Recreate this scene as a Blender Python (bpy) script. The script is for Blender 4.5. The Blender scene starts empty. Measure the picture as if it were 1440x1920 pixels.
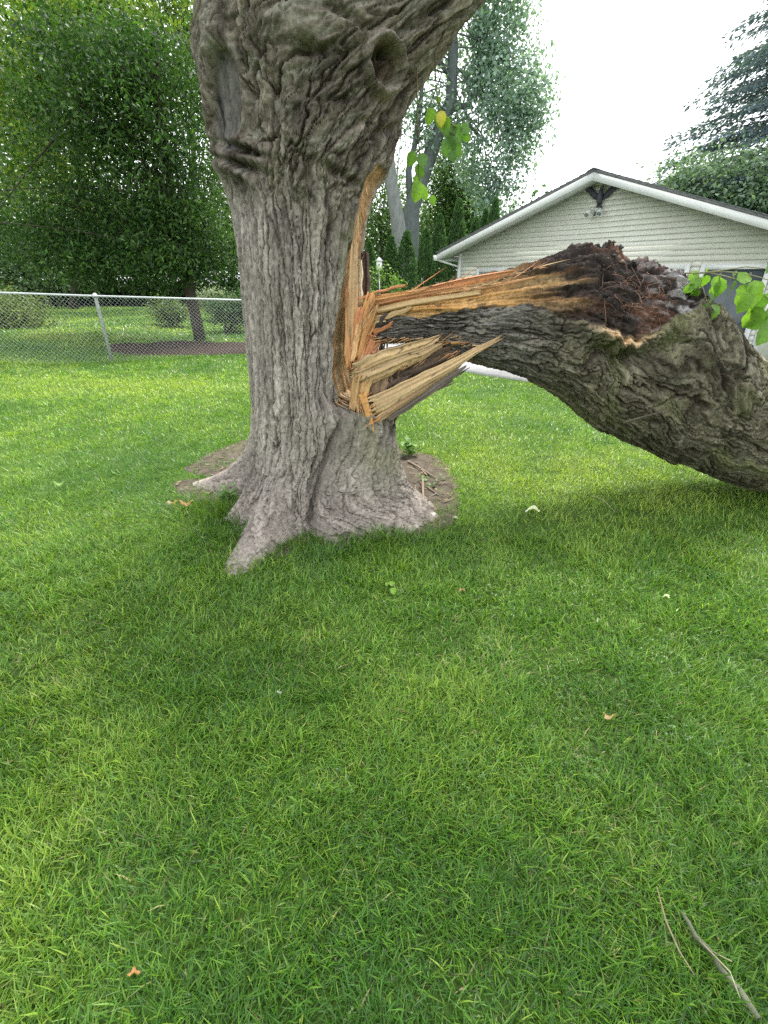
import bpy, math, random
import numpy as np
from mathutils import Vector

# ------------------------------------------------------------------ camera, sky, sun, exposure
SC = bpy.context.scene
COL = SC.collection
FPX, TILT, CAMH = 850.0, math.radians(27.0), 1.5
cam_d = bpy.data.cameras.new('camera'); cam = bpy.data.objects.new('camera', cam_d); COL.objects.link(cam)
cam.location = (0, 0, CAMH); cam.rotation_euler = (math.radians(90) - TILT, 0, 0)
cam_d.sensor_fit = 'VERTICAL'; cam_d.sensor_height = 36.0; cam_d.lens = 36.0 * FPX / 1920.0
cam_d.clip_start = 0.02; cam_d.clip_end = 1000
SC.camera = cam
SC.render.resolution_x, SC.render.resolution_y = 768, 1024

SUN_EL, SUN_AZ = math.radians(62), math.radians(28)      # azimuth from +Y towards +X
world = bpy.data.worlds.new('World'); SC.world = world; world.use_nodes = True
wn = world.node_tree; wn.nodes.clear()
w_out = wn.nodes.new('ShaderNodeOutputWorld'); w_bg = wn.nodes.new('ShaderNodeBackground')
w_sky = wn.nodes.new('ShaderNodeTexSky'); w_sky.sky_type = 'NISHITA'; w_sky.sun_disc = False
w_sky.sun_elevation = SUN_EL; w_sky.sun_rotation = SUN_AZ
w_sky.air_density = 1.0; w_sky.dust_density = 4.0; w_sky.ozone_density = 1.0
w_hsv = wn.nodes.new('ShaderNodeHueSaturation'); w_hsv.inputs['Saturation'].default_value = 0.22
w_mix = wn.nodes.new('ShaderNodeMix'); w_mix.data_type = 'RGBA'; w_mix.inputs[0].default_value = 0.55
w_mix.inputs[7].default_value = (9.6, 10.0, 10.2, 1)       # even white cloud deck
wn.links.new(w_sky.outputs[0], w_hsv.inputs['Color']); wn.links.new(w_hsv.outputs[0], w_mix.inputs[6])
wn.links.new(w_mix.outputs[2], w_bg.inputs['Color']); w_bg.inputs['Strength'].default_value = 0.095
wn.links.new(w_bg.outputs[0], w_out.inputs['Surface'])

sun_d = bpy.data.lights.new('sun', 'SUN'); sun = bpy.data.objects.new('sun', sun_d); COL.objects.link(sun)
sun_d.energy = 2.0; sun_d.angle = math.radians(20); sun_d.color = (1.0, 0.96, 0.88)
sd = Vector((math.sin(SUN_AZ) * math.cos(SUN_EL), math.cos(SUN_AZ) * math.cos(SUN_EL), math.sin(SUN_EL)))
sun.rotation_euler = sd.to_track_quat('Z', 'Y').to_euler(); sun.location = sd * 60

SC.view_settings.view_transform = 'Standard'; SC.view_settings.look = 'None'
SC.view_settings.exposure = 1.82; SC.view_settings.gamma = 1.0; SC.view_settings.use_curve_mapping = False
SC.render.engine = 'CYCLES'
cy = SC.cycles
cy.use_denoising = False; cy.max_bounces = 6; cy.diffuse_bounces = 3; cy.glossy_bounces = 2
cy.transmission_bounces = 3; cy.transparent_max_bounces = 4
try:
    cy.denoiser = 'OPENIMAGEDENOISE'; cy.denoising_input_passes = 'RGB_ALBEDO_NORMAL'; cy.denoising_prefilter = 'ACCURATE'
except Exception:
    pass

# ------------------------------------------------------------------ helpers
RNG = np.random.default_rng(7)
CT, ST = math.cos(TILT), math.sin(TILT)
def ray(px, py):
    X = (px - 720) / FPX; U = (960 - py) / FPX
    return np.array([X, CT + U * ST, -ST + U * CT])
def at(px, py, Y):
    r = ray(px, py); k = Y / r[1]; return np.array([r[0] * k, Y, CAMH + r[2] * k])
def gnd(px, py, z=0.0):
    r = ray(px, py); k = (z - CAMH) / r[2]; return np.array([r[0] * k, r[1] * k, z])
def mpp(p):                                   # metres covered by one photo pixel at a point
    return (p[1] * CT - (p[2] - CAMH) * ST) / FPX

def _h(ix, iy, iz, seed):
    n = (ix * 374761393 + iy * 668265263 + iz * 2147483647 + seed * 974634777) & 0xffffffff
    n = ((n ^ (n >> 13)) * 1274126177) & 0xffffffff
    n = ((n ^ (n >> 16)) * 2246822519) & 0xffffffff
    return ((n ^ (n >> 15)) & 0xffffff) / float(0xffffff) * 2 - 1
def pn(x, y, z=0.0, seed=0):                  # smooth value noise, about -1..1
    x, y, z = np.broadcast_arrays(np.asarray(x, float), np.asarray(y, float), np.asarray(z, float))
    ix, iy, iz = np.floor(x).astype(np.int64), np.floor(y).astype(np.int64), np.floor(z).astype(np.int64)
    fx, fy, fz = x - ix, y - iy, z - iz
    fx = fx * fx * fx * (fx * (fx * 6 - 15) + 10); fy = fy * fy * fy * (fy * (fy * 6 - 15) + 10); fz = fz * fz * fz * (fz * (fz * 6 - 15) + 10)
    r = 0
    for dx in (0, 1):
        for dy in (0, 1):
            for dz in (0, 1):
                r = r + _h(ix + dx, iy + dy, iz + dz, seed) * (fx if dx else 1 - fx) * (fy if dy else 1 - fy) * (fz if dz else 1 - fz)
    return r
def fbm(x, y, z=0.0, o=4, seed=0):
    s, a = 0, 1.0
    for i in range(o):
        s = s + a * pn(np.asarray(x) * 2 ** i, np.asarray(y) * 2 ** i, np.asarray(z) * 2 ** i, seed + i * 17); a *= 0.5
    return s
def worley(x, y, seed=0, jit=0.9):
    """cells: distance to nearest seed, gap to the second nearest, random id, offset from the cell's seed"""
    x, y = np.broadcast_arrays(np.asarray(x, float), np.asarray(y, float)); ix, iy = np.floor(x).astype(np.int64), np.floor(y).astype(np.int64)
    f1 = np.full(x.shape, 9.0); f2 = np.full(x.shape, 9.0); cid = np.zeros(x.shape); ox = np.zeros(x.shape); oy = np.zeros(x.shape)
    for dx in (-1, 0, 1):
        for dy in (-1, 0, 1):
            cx, cy_ = ix + dx, iy + dy; ax = x - (cx + 0.5 + 0.5 * jit * _h(cx, cy_, 1, seed)); ay = y - (cy_ + 0.5 + 0.5 * jit * _h(cx, cy_, 2, seed)); d = np.hypot(ax, ay)
            near = d < f1; f2 = np.where(near, f1, np.minimum(f2, d)); f1 = np.where(near, d, f1)
            cid = np.where(near, _h(cx, cy_, 3, seed), cid); ox = np.where(near, ax, ox); oy = np.where(near, ay, oy)
    return f1, f2 - f1, cid, ox, oy
def plates(x, y, seed, crack=0.10):
    """bark plates: (relief about -1..1 with lifted edges, crack mask)"""
    f1, g, c, ox, oy = worley(x, y, seed); k = 1 - sst(0.0, crack, g)
    return 0.55 * c + 0.9 * c * ox + 0.5 * _h(np.floor(c * 997).astype(np.int64), 1, 1, seed) * oy, k
def sst(a, b, x):
    t = np.clip((x - a) / (b - a), 0, 1); return t * t * (3 - 2 * t)
def norm(v):
    v = np.asarray(v, float); return v / (np.linalg.norm(v, axis=-1, keepdims=True) + 1e-12)

def tag(o, label=None, cat=None, group=None, kind=None):
    if label: o['label'] = label
    if cat: o['category'] = cat
    if group: o['group'] = group
    if kind: o['kind'] = kind
    return o
def thing(name, loc, label, cat, group=None, rz=0.0):
    o = bpy.data.objects.new(name, None); COL.objects.link(o); o.empty_display_size = 0.2
    o.location = tuple(loc); o.rotation_euler = (0, 0, rz)
    return tag(o, label, cat, group)
def mesh_data(name, V, F, mat=None, col=None, smooth=True):
    V = np.asarray(V, np.float32).reshape(-1, 3)
    Fs = [np.asarray(f, np.int32) for f in (F if isinstance(F, list) else [F]) if len(f)]
    me = bpy.data.meshes.new(name)
    me.vertices.add(len(V)); me.vertices.foreach_set('co', V.ravel())
    loops = np.concatenate([f.ravel() for f in Fs]); tot = np.concatenate([np.full(len(f), f.shape[1], np.int32) for f in Fs])
    start = np.concatenate([[0], np.cumsum(tot)[:-1]]).astype(np.int32)
    me.loops.add(len(loops)); me.loops.foreach_set('vertex_index', loops.astype(np.int32))
    me.polygons.add(len(tot)); me.polygons.foreach_set('loop_start', start); me.polygons.foreach_set('loop_total', tot)
    if smooth: me.polygons.foreach_set('use_smooth', np.ones(len(tot), bool))
    me.update(calc_edges=True)
    if col is not None:
        a = me.color_attributes.new('Col', 'FLOAT_COLOR', 'POINT')
        c = np.ones((len(V), 4), np.float32); c[:, :np.asarray(col).shape[1]] = col
        a.data.foreach_set('color', c.ravel())
    if mat: me.materials.append(mat)
    return me
def add(name, V, F, mat, parent=None, col=None, smooth=True, world=True):
    """V in world space when world is True and the parent is unrotated; shifted to the parent's origin."""
    V = np.asarray(V, float).reshape(-1, 3)
    if parent is not None and world: V = V - np.array(parent_origin(parent))
    o = bpy.data.objects.new(name, mesh_data(name, V, F, mat, col, smooth)); COL.objects.link(o)
    if parent is not None: o.parent = parent
    return o
def parent_origin(p):
    v = np.zeros(3)
    while p is not None: v = v + np.array(p.location); p = p.parent
    return v
def grid_faces(nu, nv, wrap_v=False):
    i = np.arange(nu - 1)[:, None]; j = np.arange(nv if wrap_v else nv - 1)[None, :]; j2 = (j + 1) % nv
    a = i * nv + j; b = i * nv + j2; c = (i + 1) * nv + j2; d = (i + 1) * nv + j
    return np.stack([a, b, c, d], -1).reshape(-1, 4)
class MB:                                      # collects several shapes into one mesh
    def __init__(s): s.V, s.F, s.C, s.n = [], {}, [], 0
    def put(s, V, F, col=None):
        V = np.asarray(V, float).reshape(-1, 3)
        for f in (F if isinstance(F, list) else [F]):
            f = np.asarray(f, np.int64); s.F.setdefault(f.shape[1], []).append(f + s.n)
        s.V.append(V); s.n += len(V)
        s.C.append(np.broadcast_to(np.asarray(col if col is not None else (1, 1, 1), float), (len(V), 3)))
    def box(s, lo, hi, col=None):
        (x0, y0, z0), (x1, y1, z1) = lo, hi
        s.put([(x0,y0,z0),(x1,y0,z0),(x1,y1,z0),(x0,y1,z0),(x0,y0,z1),(x1,y0,z1),(x1,y1,z1),(x0,y1,z1)],
              np.array([(0,3,2,1),(4,5,6,7),(0,1,5,4),(1,2,6,5),(2,3,7,6),(3,0,4,7)]), col)
    def prism(s, pts, y0, y1, col=None):       # polygon in local x/z extruded along y
        n = len(pts); V = [(x, y0, z) for x, z in pts] + [(x, y1, z) for x, z in pts]
        s.put(V, [np.array([list(range(n))]), np.array([list(range(2 * n - 1, n - 1, -1))]),
                  np.array([(i, i + n, (i + 1) % n + n, (i + 1) % n) for i in range(n)])], col)
    def tube(s, P, R, n=7, col=None, jit=0.0, cap=True):
        P = np.asarray(P, float); R = np.broadcast_to(np.asarray(R, float), (len(P),))
        T = norm(np.gradient(P, axis=0)); up = np.array([0.3, 0.2, 1.0]) if abs(T[0, 2]) < 0.9 else np.array([1.0, 0.2, 0.1])
        A = norm(np.cross(T, up)); B = np.cross(T, A)
        th = np.linspace(0, 2 * np.pi, n, endpoint=False)
        rr = R[:, None] * (1 + jit * RNG.standard_normal((len(P), n)))
        V = P[:, None] + rr[..., None] * (np.cos(th)[None, :, None] * A[:, None] + np.sin(th)[None, :, None] * B[:, None])
        F = [grid_faces(len(P), n, True)]
        if cap: F += [np.array([list(range(n))[::-1]]), np.array([list(range((len(P) - 1) * n, len(P) * n))])]
        s.put(V.reshape(-1, 3), F, col)
    def build(s, name, mat, parent=None, smooth=True, world=True):
        return add(name, np.concatenate(s.V), [np.concatenate(f) for f in s.F.values()], mat, parent, np.concatenate(s.C), smooth, world)

# ------------------------------------------------------------------ materials
def mat_new(name, rough=0.8, spec=0.3):
    m = bpy.data.materials.new(name); m.use_nodes = True; nt = m.node_tree
    b = nt.nodes['Principled BSDF']; b.inputs['Roughness'].default_value = rough; b.inputs['Specular IOR Level'].default_value = spec
    return m, nt, b
def nd(nt, typ, **kw):
    n = nt.nodes.new(typ)
    for k, v in kw.items(): setattr(n, k, v)
    return n
def noise(nt, scale, detail=4, rough=0.6, stretch=None, obj=True):
    tc = nd(nt, 'ShaderNodeTexCoord'); mp = nd(nt, 'ShaderNodeMapping')
    if stretch: mp.inputs['Scale'].default_value = stretch
    nt.links.new(tc.outputs['Object'], mp.inputs['Vector'])
    t = nd(nt, 'ShaderNodeTexNoise'); t.inputs['Scale'].default_value = scale; t.inputs['Detail'].default_value = detail; t.inputs['Roughness'].default_value = rough
    nt.links.new(mp.outputs[0], t.inputs['Vector']); return t
def ramp(nt, fac, stops):
    r = nd(nt, 'ShaderNodeValToRGB'); e = r.color_ramp.elements
    while len(e) < len(stops): e.new(0.5)
    for k, (p, c) in enumerate(stops): e[k].position = p; e[k].color = (*c, 1)
    nt.links.new(fac, r.inputs[0]); return r
def mul(nt, a, b, fac=1.0, mode='MULTIPLY'):
    m = nd(nt, 'ShaderNodeMix', data_type='RGBA', blend_type=mode); m.inputs[0].default_value = fac
    for s, v in ((6, a), (7, b)):
        if hasattr(v, 'is_linked') or hasattr(v, 'links'): nt.links.new(v, m.inputs[s])
        else: m.inputs[s].default_value = (*v, 1)
    return m.outputs[2]
def bump(nt, b, h, strength=0.5, dist=0.01, prev=None):
    n = nd(nt, 'ShaderNodeBump'); n.inputs['Strength'].default_value = strength; n.inputs['Distance'].default_value = dist
    nt.links.new(h, n.inputs['Height'])
    if prev is not None: nt.links.new(prev, n.inputs['Normal'])
    nt.links.new(n.outputs[0], b.inputs['Normal']); return n.outputs[0]
def m_attr(name, rough=0.85, spec=0.2, grain=(40, 0.75, 1.2), stretch=None, bumps=((60, 0.4, 0.006),), trans=None):
    """surface whose colour is stored per vertex, broken up by procedural grain and relief"""
    m, nt, b = mat_new(name, rough, spec)
    at_ = nd(nt, 'ShaderNodeAttribute', attribute_name='Col')
    n = noise(nt, grain[0], 6, 0.65, stretch)
    g = ramp(nt, n.outputs['Fac'], [(0.3, (grain[1],) * 3), (0.7, (grain[2],) * 3)])
    c = mul(nt, at_.outputs['Color'], g.outputs[0]); nt.links.new(c, b.inputs['Base Color'])
    pr = None
    for sc, st, ds in bumps:
        t = noise(nt, sc, 5, 0.6, stretch); pr = bump(nt, b, t.outputs['Fac'], st, ds, pr)
    if trans:
        tr = nd(nt, 'ShaderNodeBsdfTranslucent'); c2 = mul(nt, c, trans[1]); nt.links.new(c2, tr.inputs[0])
        mx = nd(nt, 'ShaderNodeMixShader'); mx.inputs[0].default_value = trans[0]
        nt.links.new(b.outputs[0], mx.inputs[1]); nt.links.new(tr.outputs[0], mx.inputs[2])
        nt.links.new(mx.outputs[0], nt.nodes['Material Output'].inputs['Surface'])
    return m
def m_plain(name, c0, c1, scale=8, rough=0.6, spec=0.3, bump_s=0.0, metal=0.0, stretch=None):
    m, nt, b = mat_new(name, rough, spec); n = noise(nt, scale, 5, 0.6, stretch)
    r = ramp(nt, n.outputs['Fac'], [(0.3, c0), (0.7, c1)]); nt.links.new(r.outputs[0], b.inputs['Base Color'])
    b.inputs['Metallic'].default_value = metal
    if bump_s: bump(nt, b, noise(nt, scale * 6, 4).outputs['Fac'], bump_s, 0.004)
    return m
M_BARK = m_attr('bark', 0.9, 0.15, (50, 0.58, 1.42), (1, 1, 0.5), ((80, 0.9, 0.008), (240, 0.7, 0.004)))
M_WOOD = m_attr('torn_wood', 0.75, 0.25, (60, 0.8, 1.18), None, ((160, 0.4, 0.003),))
M_LEAF = m_attr('leaf', 0.45, 0.4, (6, 0.85, 1.15), None, (), (0.45, (1.15, 1.25, 0.55)))
M_GRASS = m_attr('grass_blade', 0.36, 0.5, (3, 0.9, 1.1), None, (), (0.42, (1.15, 1.2, 0.5)))
M_FOL = m_attr('foliage', 0.55, 0.3, (0.8, 0.75, 1.25), None, (), (0.35, (1.1, 1.25, 0.6)))
M_TRUNK = m_attr('far_bark', 0.9, 0.1, (12, 0.7, 1.25), (1, 1, 0.3), ((30, 0.5, 0.02),))
M_SOIL = m_plain('soil', (0.045, 0.036, 0.028), (0.125, 0.104, 0.082), 14, 0.95, 0.1, 0.8)
M_MULCH = m_plain('mulch', (0.018, 0.012, 0.010), (0.06, 0.040, 0.032), 30, 0.95, 0.1, 1.0)
M_LAWN = m_plain('lawn_floor', (0.030, 0.060, 0.012), (0.060, 0.105, 0.020), 4, 0.95, 0.1, 0.8)
M_CONC = m_plain('concrete', (0.27, 0.27, 0.27), (0.36, 0.355, 0.35), 6, 0.85, 0.2, 0.3)
M_SIDE = m_plain('vinyl_siding', (0.60, 0.605, 0.55), (0.66, 0.665, 0.605), 2.0, 0.5, 0.35)
_nt = M_SIDE.node_tree; _b = _nt.nodes['Principled BSDF']; _src = _b.inputs['Base Color'].links[0].from_socket
_st = ramp(_nt, noise(_nt, 1.2, 6, 0.7, (1.5, 1.5, 1.5)).outputs['Fac'], [(0.35, (0.94, 0.945, 0.93)), (0.6, (1.0, 1.0, 1.0))])
_nt.links.new(mul(_nt, _src, _st.outputs[0]), _b.inputs['Base Color'])
M_TRIM = m_plain('white_trim', (0.60, 0.62, 0.62), (0.68, 0.69, 0.685), 3.0, 0.45, 0.4)
M_SOFF = m_plain('soffit', (0.46, 0.49, 0.46), (0.51, 0.54, 0.50), 3.0, 0.6, 0.3)
M_ROOF = m_plain('shingle', (0.10, 0.11, 0.12), (0.20, 0.205, 0.21), 25, 0.9, 0.2, 0.8)
M_PANELD = m_plain('dark_panel', (0.05, 0.065, 0.075), (0.075, 0.09, 0.10), 2.5, 0.35, 0.5)
M_DOORL = m_plain('beige_door', (0.42, 0.38, 0.34), (0.48, 0.44, 0.39), 2.5, 0.5, 0.4)
M_GLASS = m_plain('window_glass', (0.10, 0.13, 0.14), (0.16, 0.19, 0.20), 1.0, 0.08, 0.6)
M_GALV = m_plain('galvanised', (0.38, 0.41, 0.42), (0.50, 0.53, 0.54), 20, 0.45, 0.5, 0.0, 0.35)
M_IRON = m_plain('dark_iron', (0.035, 0.04, 0.055), (0.06, 0.06, 0.08), 20, 0.55, 0.4)
M_STONE = m_plain('stone', (0.36, 0.32, 0.27), (0.58, 0.54, 0.48), 30, 0.9, 0.2, 0.5)
M_WHITE = m_plain('white_paint', (0.78, 0.78, 0.76), (0.86, 0.86, 0.84), 12, 0.6, 0.3)

# ------------------------------------------------------------------ terrain, soil, driveway
GC = np.array([2.09, 14.57]); GYAW = math.radians(45.86); GD = np.array([math.cos(GYAW), -math.sin(GYAW)]); GN = np.array([-math.sin(GYAW), -math.cos(GYAW)])
TC = np.array([-0.55, 3.2])                    # centre of the big tree's foot
def gz(x, y):
    x = np.asarray(x, float); y = np.asarray(y, float)
    dw = (x - GC[0]) * GN[0] + (y - GC[1]) * GN[1]              # metres in front of the garage wall
    z = -0.16 * sst(8.0, 4.2, dw) * sst(-4, 2, x)
    z = z + 0.22 * sst(-5.7, -9.5, x) * sst(6.0, 9.0, y)
    z = z + 0.02 * fbm(x * 0.5, y * 0.5, 3.1, 3, 5) * sst(3, 8, np.hypot(x, y))
    r = np.hypot(x - TC[0], y - TC[1]); z = z + 0.035 * np.exp(-(r / 1.0) ** 2)
    return z
def warp_axis(lo, hi, fine_lo, fine_hi, step, grow=1.16):
    a = list(np.arange(fine_lo, fine_hi + step * 0.5, step)); s = step
    while a[-1] < hi: s *= grow; a.append(a[-1] + s)
    s = step
    while a[0] > lo: s *= grow; a.insert(0, a[0] - s)
    return np.array(a)
gx = warp_axis(-160, 160, -9, 9, 0.12); gy = warp_axis(-60, 260, -1, 16, 0.12)
X, Y = np.meshgrid(gx, gy, indexing='ij')
ground = add('ground', np.stack([X, Y, gz(X, Y)], -1).reshape(-1, 3), grid_faces(len(gx), len(gy)), M_LAWN); tag(ground, kind='structure')

BARE_PX = [(872, 930), (862, 880), (830, 848), (770, 835), (725, 800), (640, 770), (500, 790), (440, 818), (380, 842), (318, 878), (298, 905), (352, 898), (424, 905),
           (452, 950), (470, 985), (428, 1040), (425, 1066), (470, 1066), (535, 1048), (570, 1015), (640, 1012), (720, 1012), (800, 1008), (858, 990)]
bp = np.array([gnd(*p)[:2] for p in BARE_PX]) - TC
ba = np.arctan2(bp[:, 1], bp[:, 0]); br = 0.88 * np.hypot(bp[:, 0], bp[:, 1]); o_ = np.argsort(ba)
def bare_r(th): return np.interp(th, ba[o_], br[o_], period=2 * np.pi)
def bare(x, y, grow=0.0):
    dx, dy = np.asarray(x) - TC[0], np.asarray(y) - TC[1]; th = np.arctan2(dy, dx)
    return np.hypot(dx, dy) < bare_r(th) + grow + 0.085 * fbm(np.asarray(x) * 6, np.asarray(y) * 6, 0, 4, 3)
th = np.linspace(-np.pi, np.pi, 160, endpoint=False); rr = np.linspace(0.15, 1.0, 26)
R_, T_ = np.meshgrid(rr, th, indexing='ij'); RR = R_ * (bare_r(T_) + 0.24)
bx, by = TC[0] + RR * np.cos(T_), TC[1] + RR * np.sin(T_)
bz = gz(bx, by) + 0.008 + 0.012 * fbm(bx * 9, by * 9, 0, 4, 8) * sst(1.0, 0.6, R_) - 0.022 * sst(0.80, 1.0, R_)
soil = add('bare_soil', np.stack([bx, by, bz], -1).reshape(-1, 3), grid_faces(26, 160, True), M_SOIL); tag(soil, kind='structure')

# driveway: slabs in front of the garage, sunk joints between them
dr = bpy.data.objects.new('driveway', None); COL.objects.link(dr); tag(dr, kind='structure')
dr.location = (GC[0], GC[1], -0.16); dr.rotation_euler = (0, 0, -GYAW)
for i in range(4):
    for j in range(2):
        m = MB(); x0, x1 = -0.9 + i * 2.5, -0.9 + (i + 1) * 2.5 - 0.015; y1, y0 = -0.06 - j * 1.87, -0.06 - (j + 1) * 1.87 + 0.015
        z = np.array([0.045 + 0.004 * random.Random(i * 7 + j).uniform(-1, 1)])[0]
        m.box((x0, y0, -0.1), (x1, y1, z)); m.build('concrete_slab', M_CONC, dr, False, False)

# mulch bed under the tree behind the fence
mb_c = gnd(385, 654); th = np.linspace(0, 2 * np.pi, 60, endpoint=False); rr = np.linspace(0, 1, 14)
R_, T_ = np.meshgrid(rr, th, indexing='ij'); wob = 1 + 0.08 * np.sin(3 * T_ + 1) + 0.05 * np.sin(7 * T_)
mx_, my_ = mb_c[0] + R_ * wob * 2.6 * np.cos(T_), mb_c[1] + R_ * wob * 1.25 * np.sin(T_)
mz_ = gz(mx_, my_) + 0.09 * (1 - R_ ** 2) + 0.02 + 0.025 * fbm(mx_ * 6, my_ * 6, 0, 4, 4) - 0.06 * (R_ > 0.98)
mulch = add('mulch_bed', np.stack([mx_, my_, mz_], -1).reshape(-1, 3), grid_faces(14, 60, True), M_MULCH); tag(mulch, kind='structure')

# ------------------------------------------------------------------ lawn grass (one uncountable mass)
def grass():
    bands = [  # x0,x1,y0,y1, density/m2, length, width, segments
        (-2.7, 2.9, -0.25, 1.35, 23500, 0.062, 0.0039, 2),
        (-3.6, 4.2, 1.35, 2.6, 13500, 0.056, 0.0044, 2),
        (-5.0, 5.4, 2.6, 4.6, 7400, 0.052, 0.0062, 1),
        (-8.0, 7.6, 4.6, 8.0, 3000, 0.055, 0.0100, 1),
        (-13., 8.0, 8.0, 13.5, 1150, 0.065, 0.017, 1),
        (-22., 6.0, 13.5, 27.0, 260, 0.085, 0.040, 1)]
    Vs, Cs, F3, F4, n0 = [], [], [], [], 0
    for (x0, x1, y0, y1, dens, L, W, seg) in bands:
        n = int((x1 - x0) * (y1 - y0) * dens); x = RNG.uniform(x0, x1, n); y = RNG.uniform(y0, y1, n)
        keep = np.abs(x) < 1.25 * np.abs(y) + 2.3
        keep &= ~bare(x, y, -0.03 + 0.0) | (RNG.random(n) < 0.02)
        edge = bare(x, y, 0.05); keep &= ~edge | (RNG.random(n) < 0.75); keep |= bare(x, y, -0.03) & (x < -1.0) & (RNG.random(n) < np.clip(0.25 + 0.6 * fbm(x * 6, y * 6, 0, 2, 23), 0, .6))
        r = np.hypot(x - TC[0], y - TC[1]); keep &= r > 0.36
        dw = (x - GC[0]) * GN[0] + (y - GC[1]) * GN[1]; sx = (x - GC[0]) * GD[0] + (y - GC[1]) * GD[1]
        keep &= ~((dw < 3.83 + 0.03 * pn(x * 6, y * 6)) & (sx > -0.93) & (dw > -8))
        keep &= ~(((x - mb_c[0]) / 2.55) ** 2 + ((y - mb_c[1]) / 1.2) ** 2 < 1)
        clump = fbm(x * 9, y * 9, 0, 3, 21); keep &= RNG.random(n) < np.clip(0.92 + 0.22 * clump, 0.6, 1)
        x, y, r, clump = x[keep], y[keep], r[keep], clump[keep]; n = len(x)
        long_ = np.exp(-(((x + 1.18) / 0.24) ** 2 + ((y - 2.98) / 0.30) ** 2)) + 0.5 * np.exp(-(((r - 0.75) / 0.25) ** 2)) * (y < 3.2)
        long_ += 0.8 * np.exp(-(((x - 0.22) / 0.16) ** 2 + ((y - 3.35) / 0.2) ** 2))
        l = L * (0.55 + 0.75 * RNG.random(n) + 0.25 * np.clip(clump, -1, 1)) * (1 + 1.15 * long_)
        ang = 2 * np.pi * fbm(x * 2.2, y * 2.2, 4.0, 3, 31) * 0.5 + RNG.normal(0, 1.7, n)
        lean = np.clip(0.72 + 0.36 * RNG.standard_normal(n), 0.05, 1.4) * (1 - 0.35 * np.clip(long_, 0, 1))
        straw = RNG.random(n) < 0.035 + 0.12 * sst(0.35, 0.75, fbm(x * 1.3, y * 1.3, 9, 3, 47)); lean[straw] = np.clip(lean[straw] + 0.75, 0, 1.5)
        d = np.stack([np.cos(ang) * np.sin(lean), np.sin(ang) * np.sin(lean), np.cos(lean)], -1)
        lean2 = np.clip(lean + 0.25 + 0.35 * RNG.random(n), 0, 1.65)
        d2 = np.stack([np.cos(ang) * np.sin(lean2), np.sin(ang) * np.sin(lean2), np.cos(lean2)], -1)
        sa = ang + np.pi / 2 + RNG.normal(0, 0.5, n); side = np.stack([np.cos(sa), np.sin(sa), np.zeros(n)], -1)
        w = W * (0.65 + 0.7 * RNG.random(n)); base = np.stack([x, y, gz(x, y) - 0.004], -1)
        # blade colours: patches of blue-green, mid green and yellow-green, a few straw blades
        pt = fbm(x * 0.55, y * 0.55, 7, 3, 41) + 0.45 * fbm(x * 3.0, y * 3.0, 2, 2, 43)
        k = np.clip(0.5 + 0.42 * pt + 0.26 * RNG.standard_normal(n), 0, 1)[:, None]
        cA, cB, cC = np.array([0.058, 0.160, 0.024]), np.array([0.150, 0.295, 0.034]), np.array([0.33, 0.44, 0.075])
        c = np.where(k < 0.5, cA + (cB - cA) * k * 2, cB + (cC - cB) * (k - 0.5) * 2)
        c[straw] = np.array([0.33, 0.29, 0.13]) * (0.7 + 0.6 * RNG.random((straw.sum(), 1)))
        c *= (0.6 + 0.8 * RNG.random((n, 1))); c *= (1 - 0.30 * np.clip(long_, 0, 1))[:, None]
        hw = side * (w / 2)[:, None]
        if seg == 2:
            mid = base + d * (l * 0.55)[:, None]; tip = mid + d2 * (l * 0.45)[:, None]
            V = np.stack([base - hw, base + hw, mid + hw * 0.8, mid - hw * 0.8, tip], 1); kk = 5
            ii = n0 + np.arange(n)[:, None] * 5; F4.append(ii + np.array([[0, 1, 2, 3]])); F3.append(ii + np.array([[3, 2, 4]]))
        else:
            tip = base + (d + d2) * (l * 0.5)[:, None]
            V = np.stack([base - hw, base + hw, tip], 1); kk = 3
            ii = n0 + np.arange(n)[:, None] * 3; F3.append(ii + np.array([[0, 1, 2]]))
        Vs.append(V.reshape(-1, 3)); Cs.append(np.repeat(c, kk, 0)); n0 += n * kk
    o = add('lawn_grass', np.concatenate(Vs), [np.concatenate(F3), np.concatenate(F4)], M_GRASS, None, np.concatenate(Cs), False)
    tag(o, 'green mown lawn grass covering the yard', 'grass', kind='stuff')
grass()

# ------------------------------------------------------------------ the standing tree
def to_px(V):
    x, y, z = V[..., 0], V[..., 1], V[..., 2] - CAMH
    d = np.maximum(y * CT - z * ST, 0.05); return 720 + FPX * x / d, 960 - FPX * (y * ST + z * CT) / d
def groove(n, w): return np.exp(-(n / w) ** 2)

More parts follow.
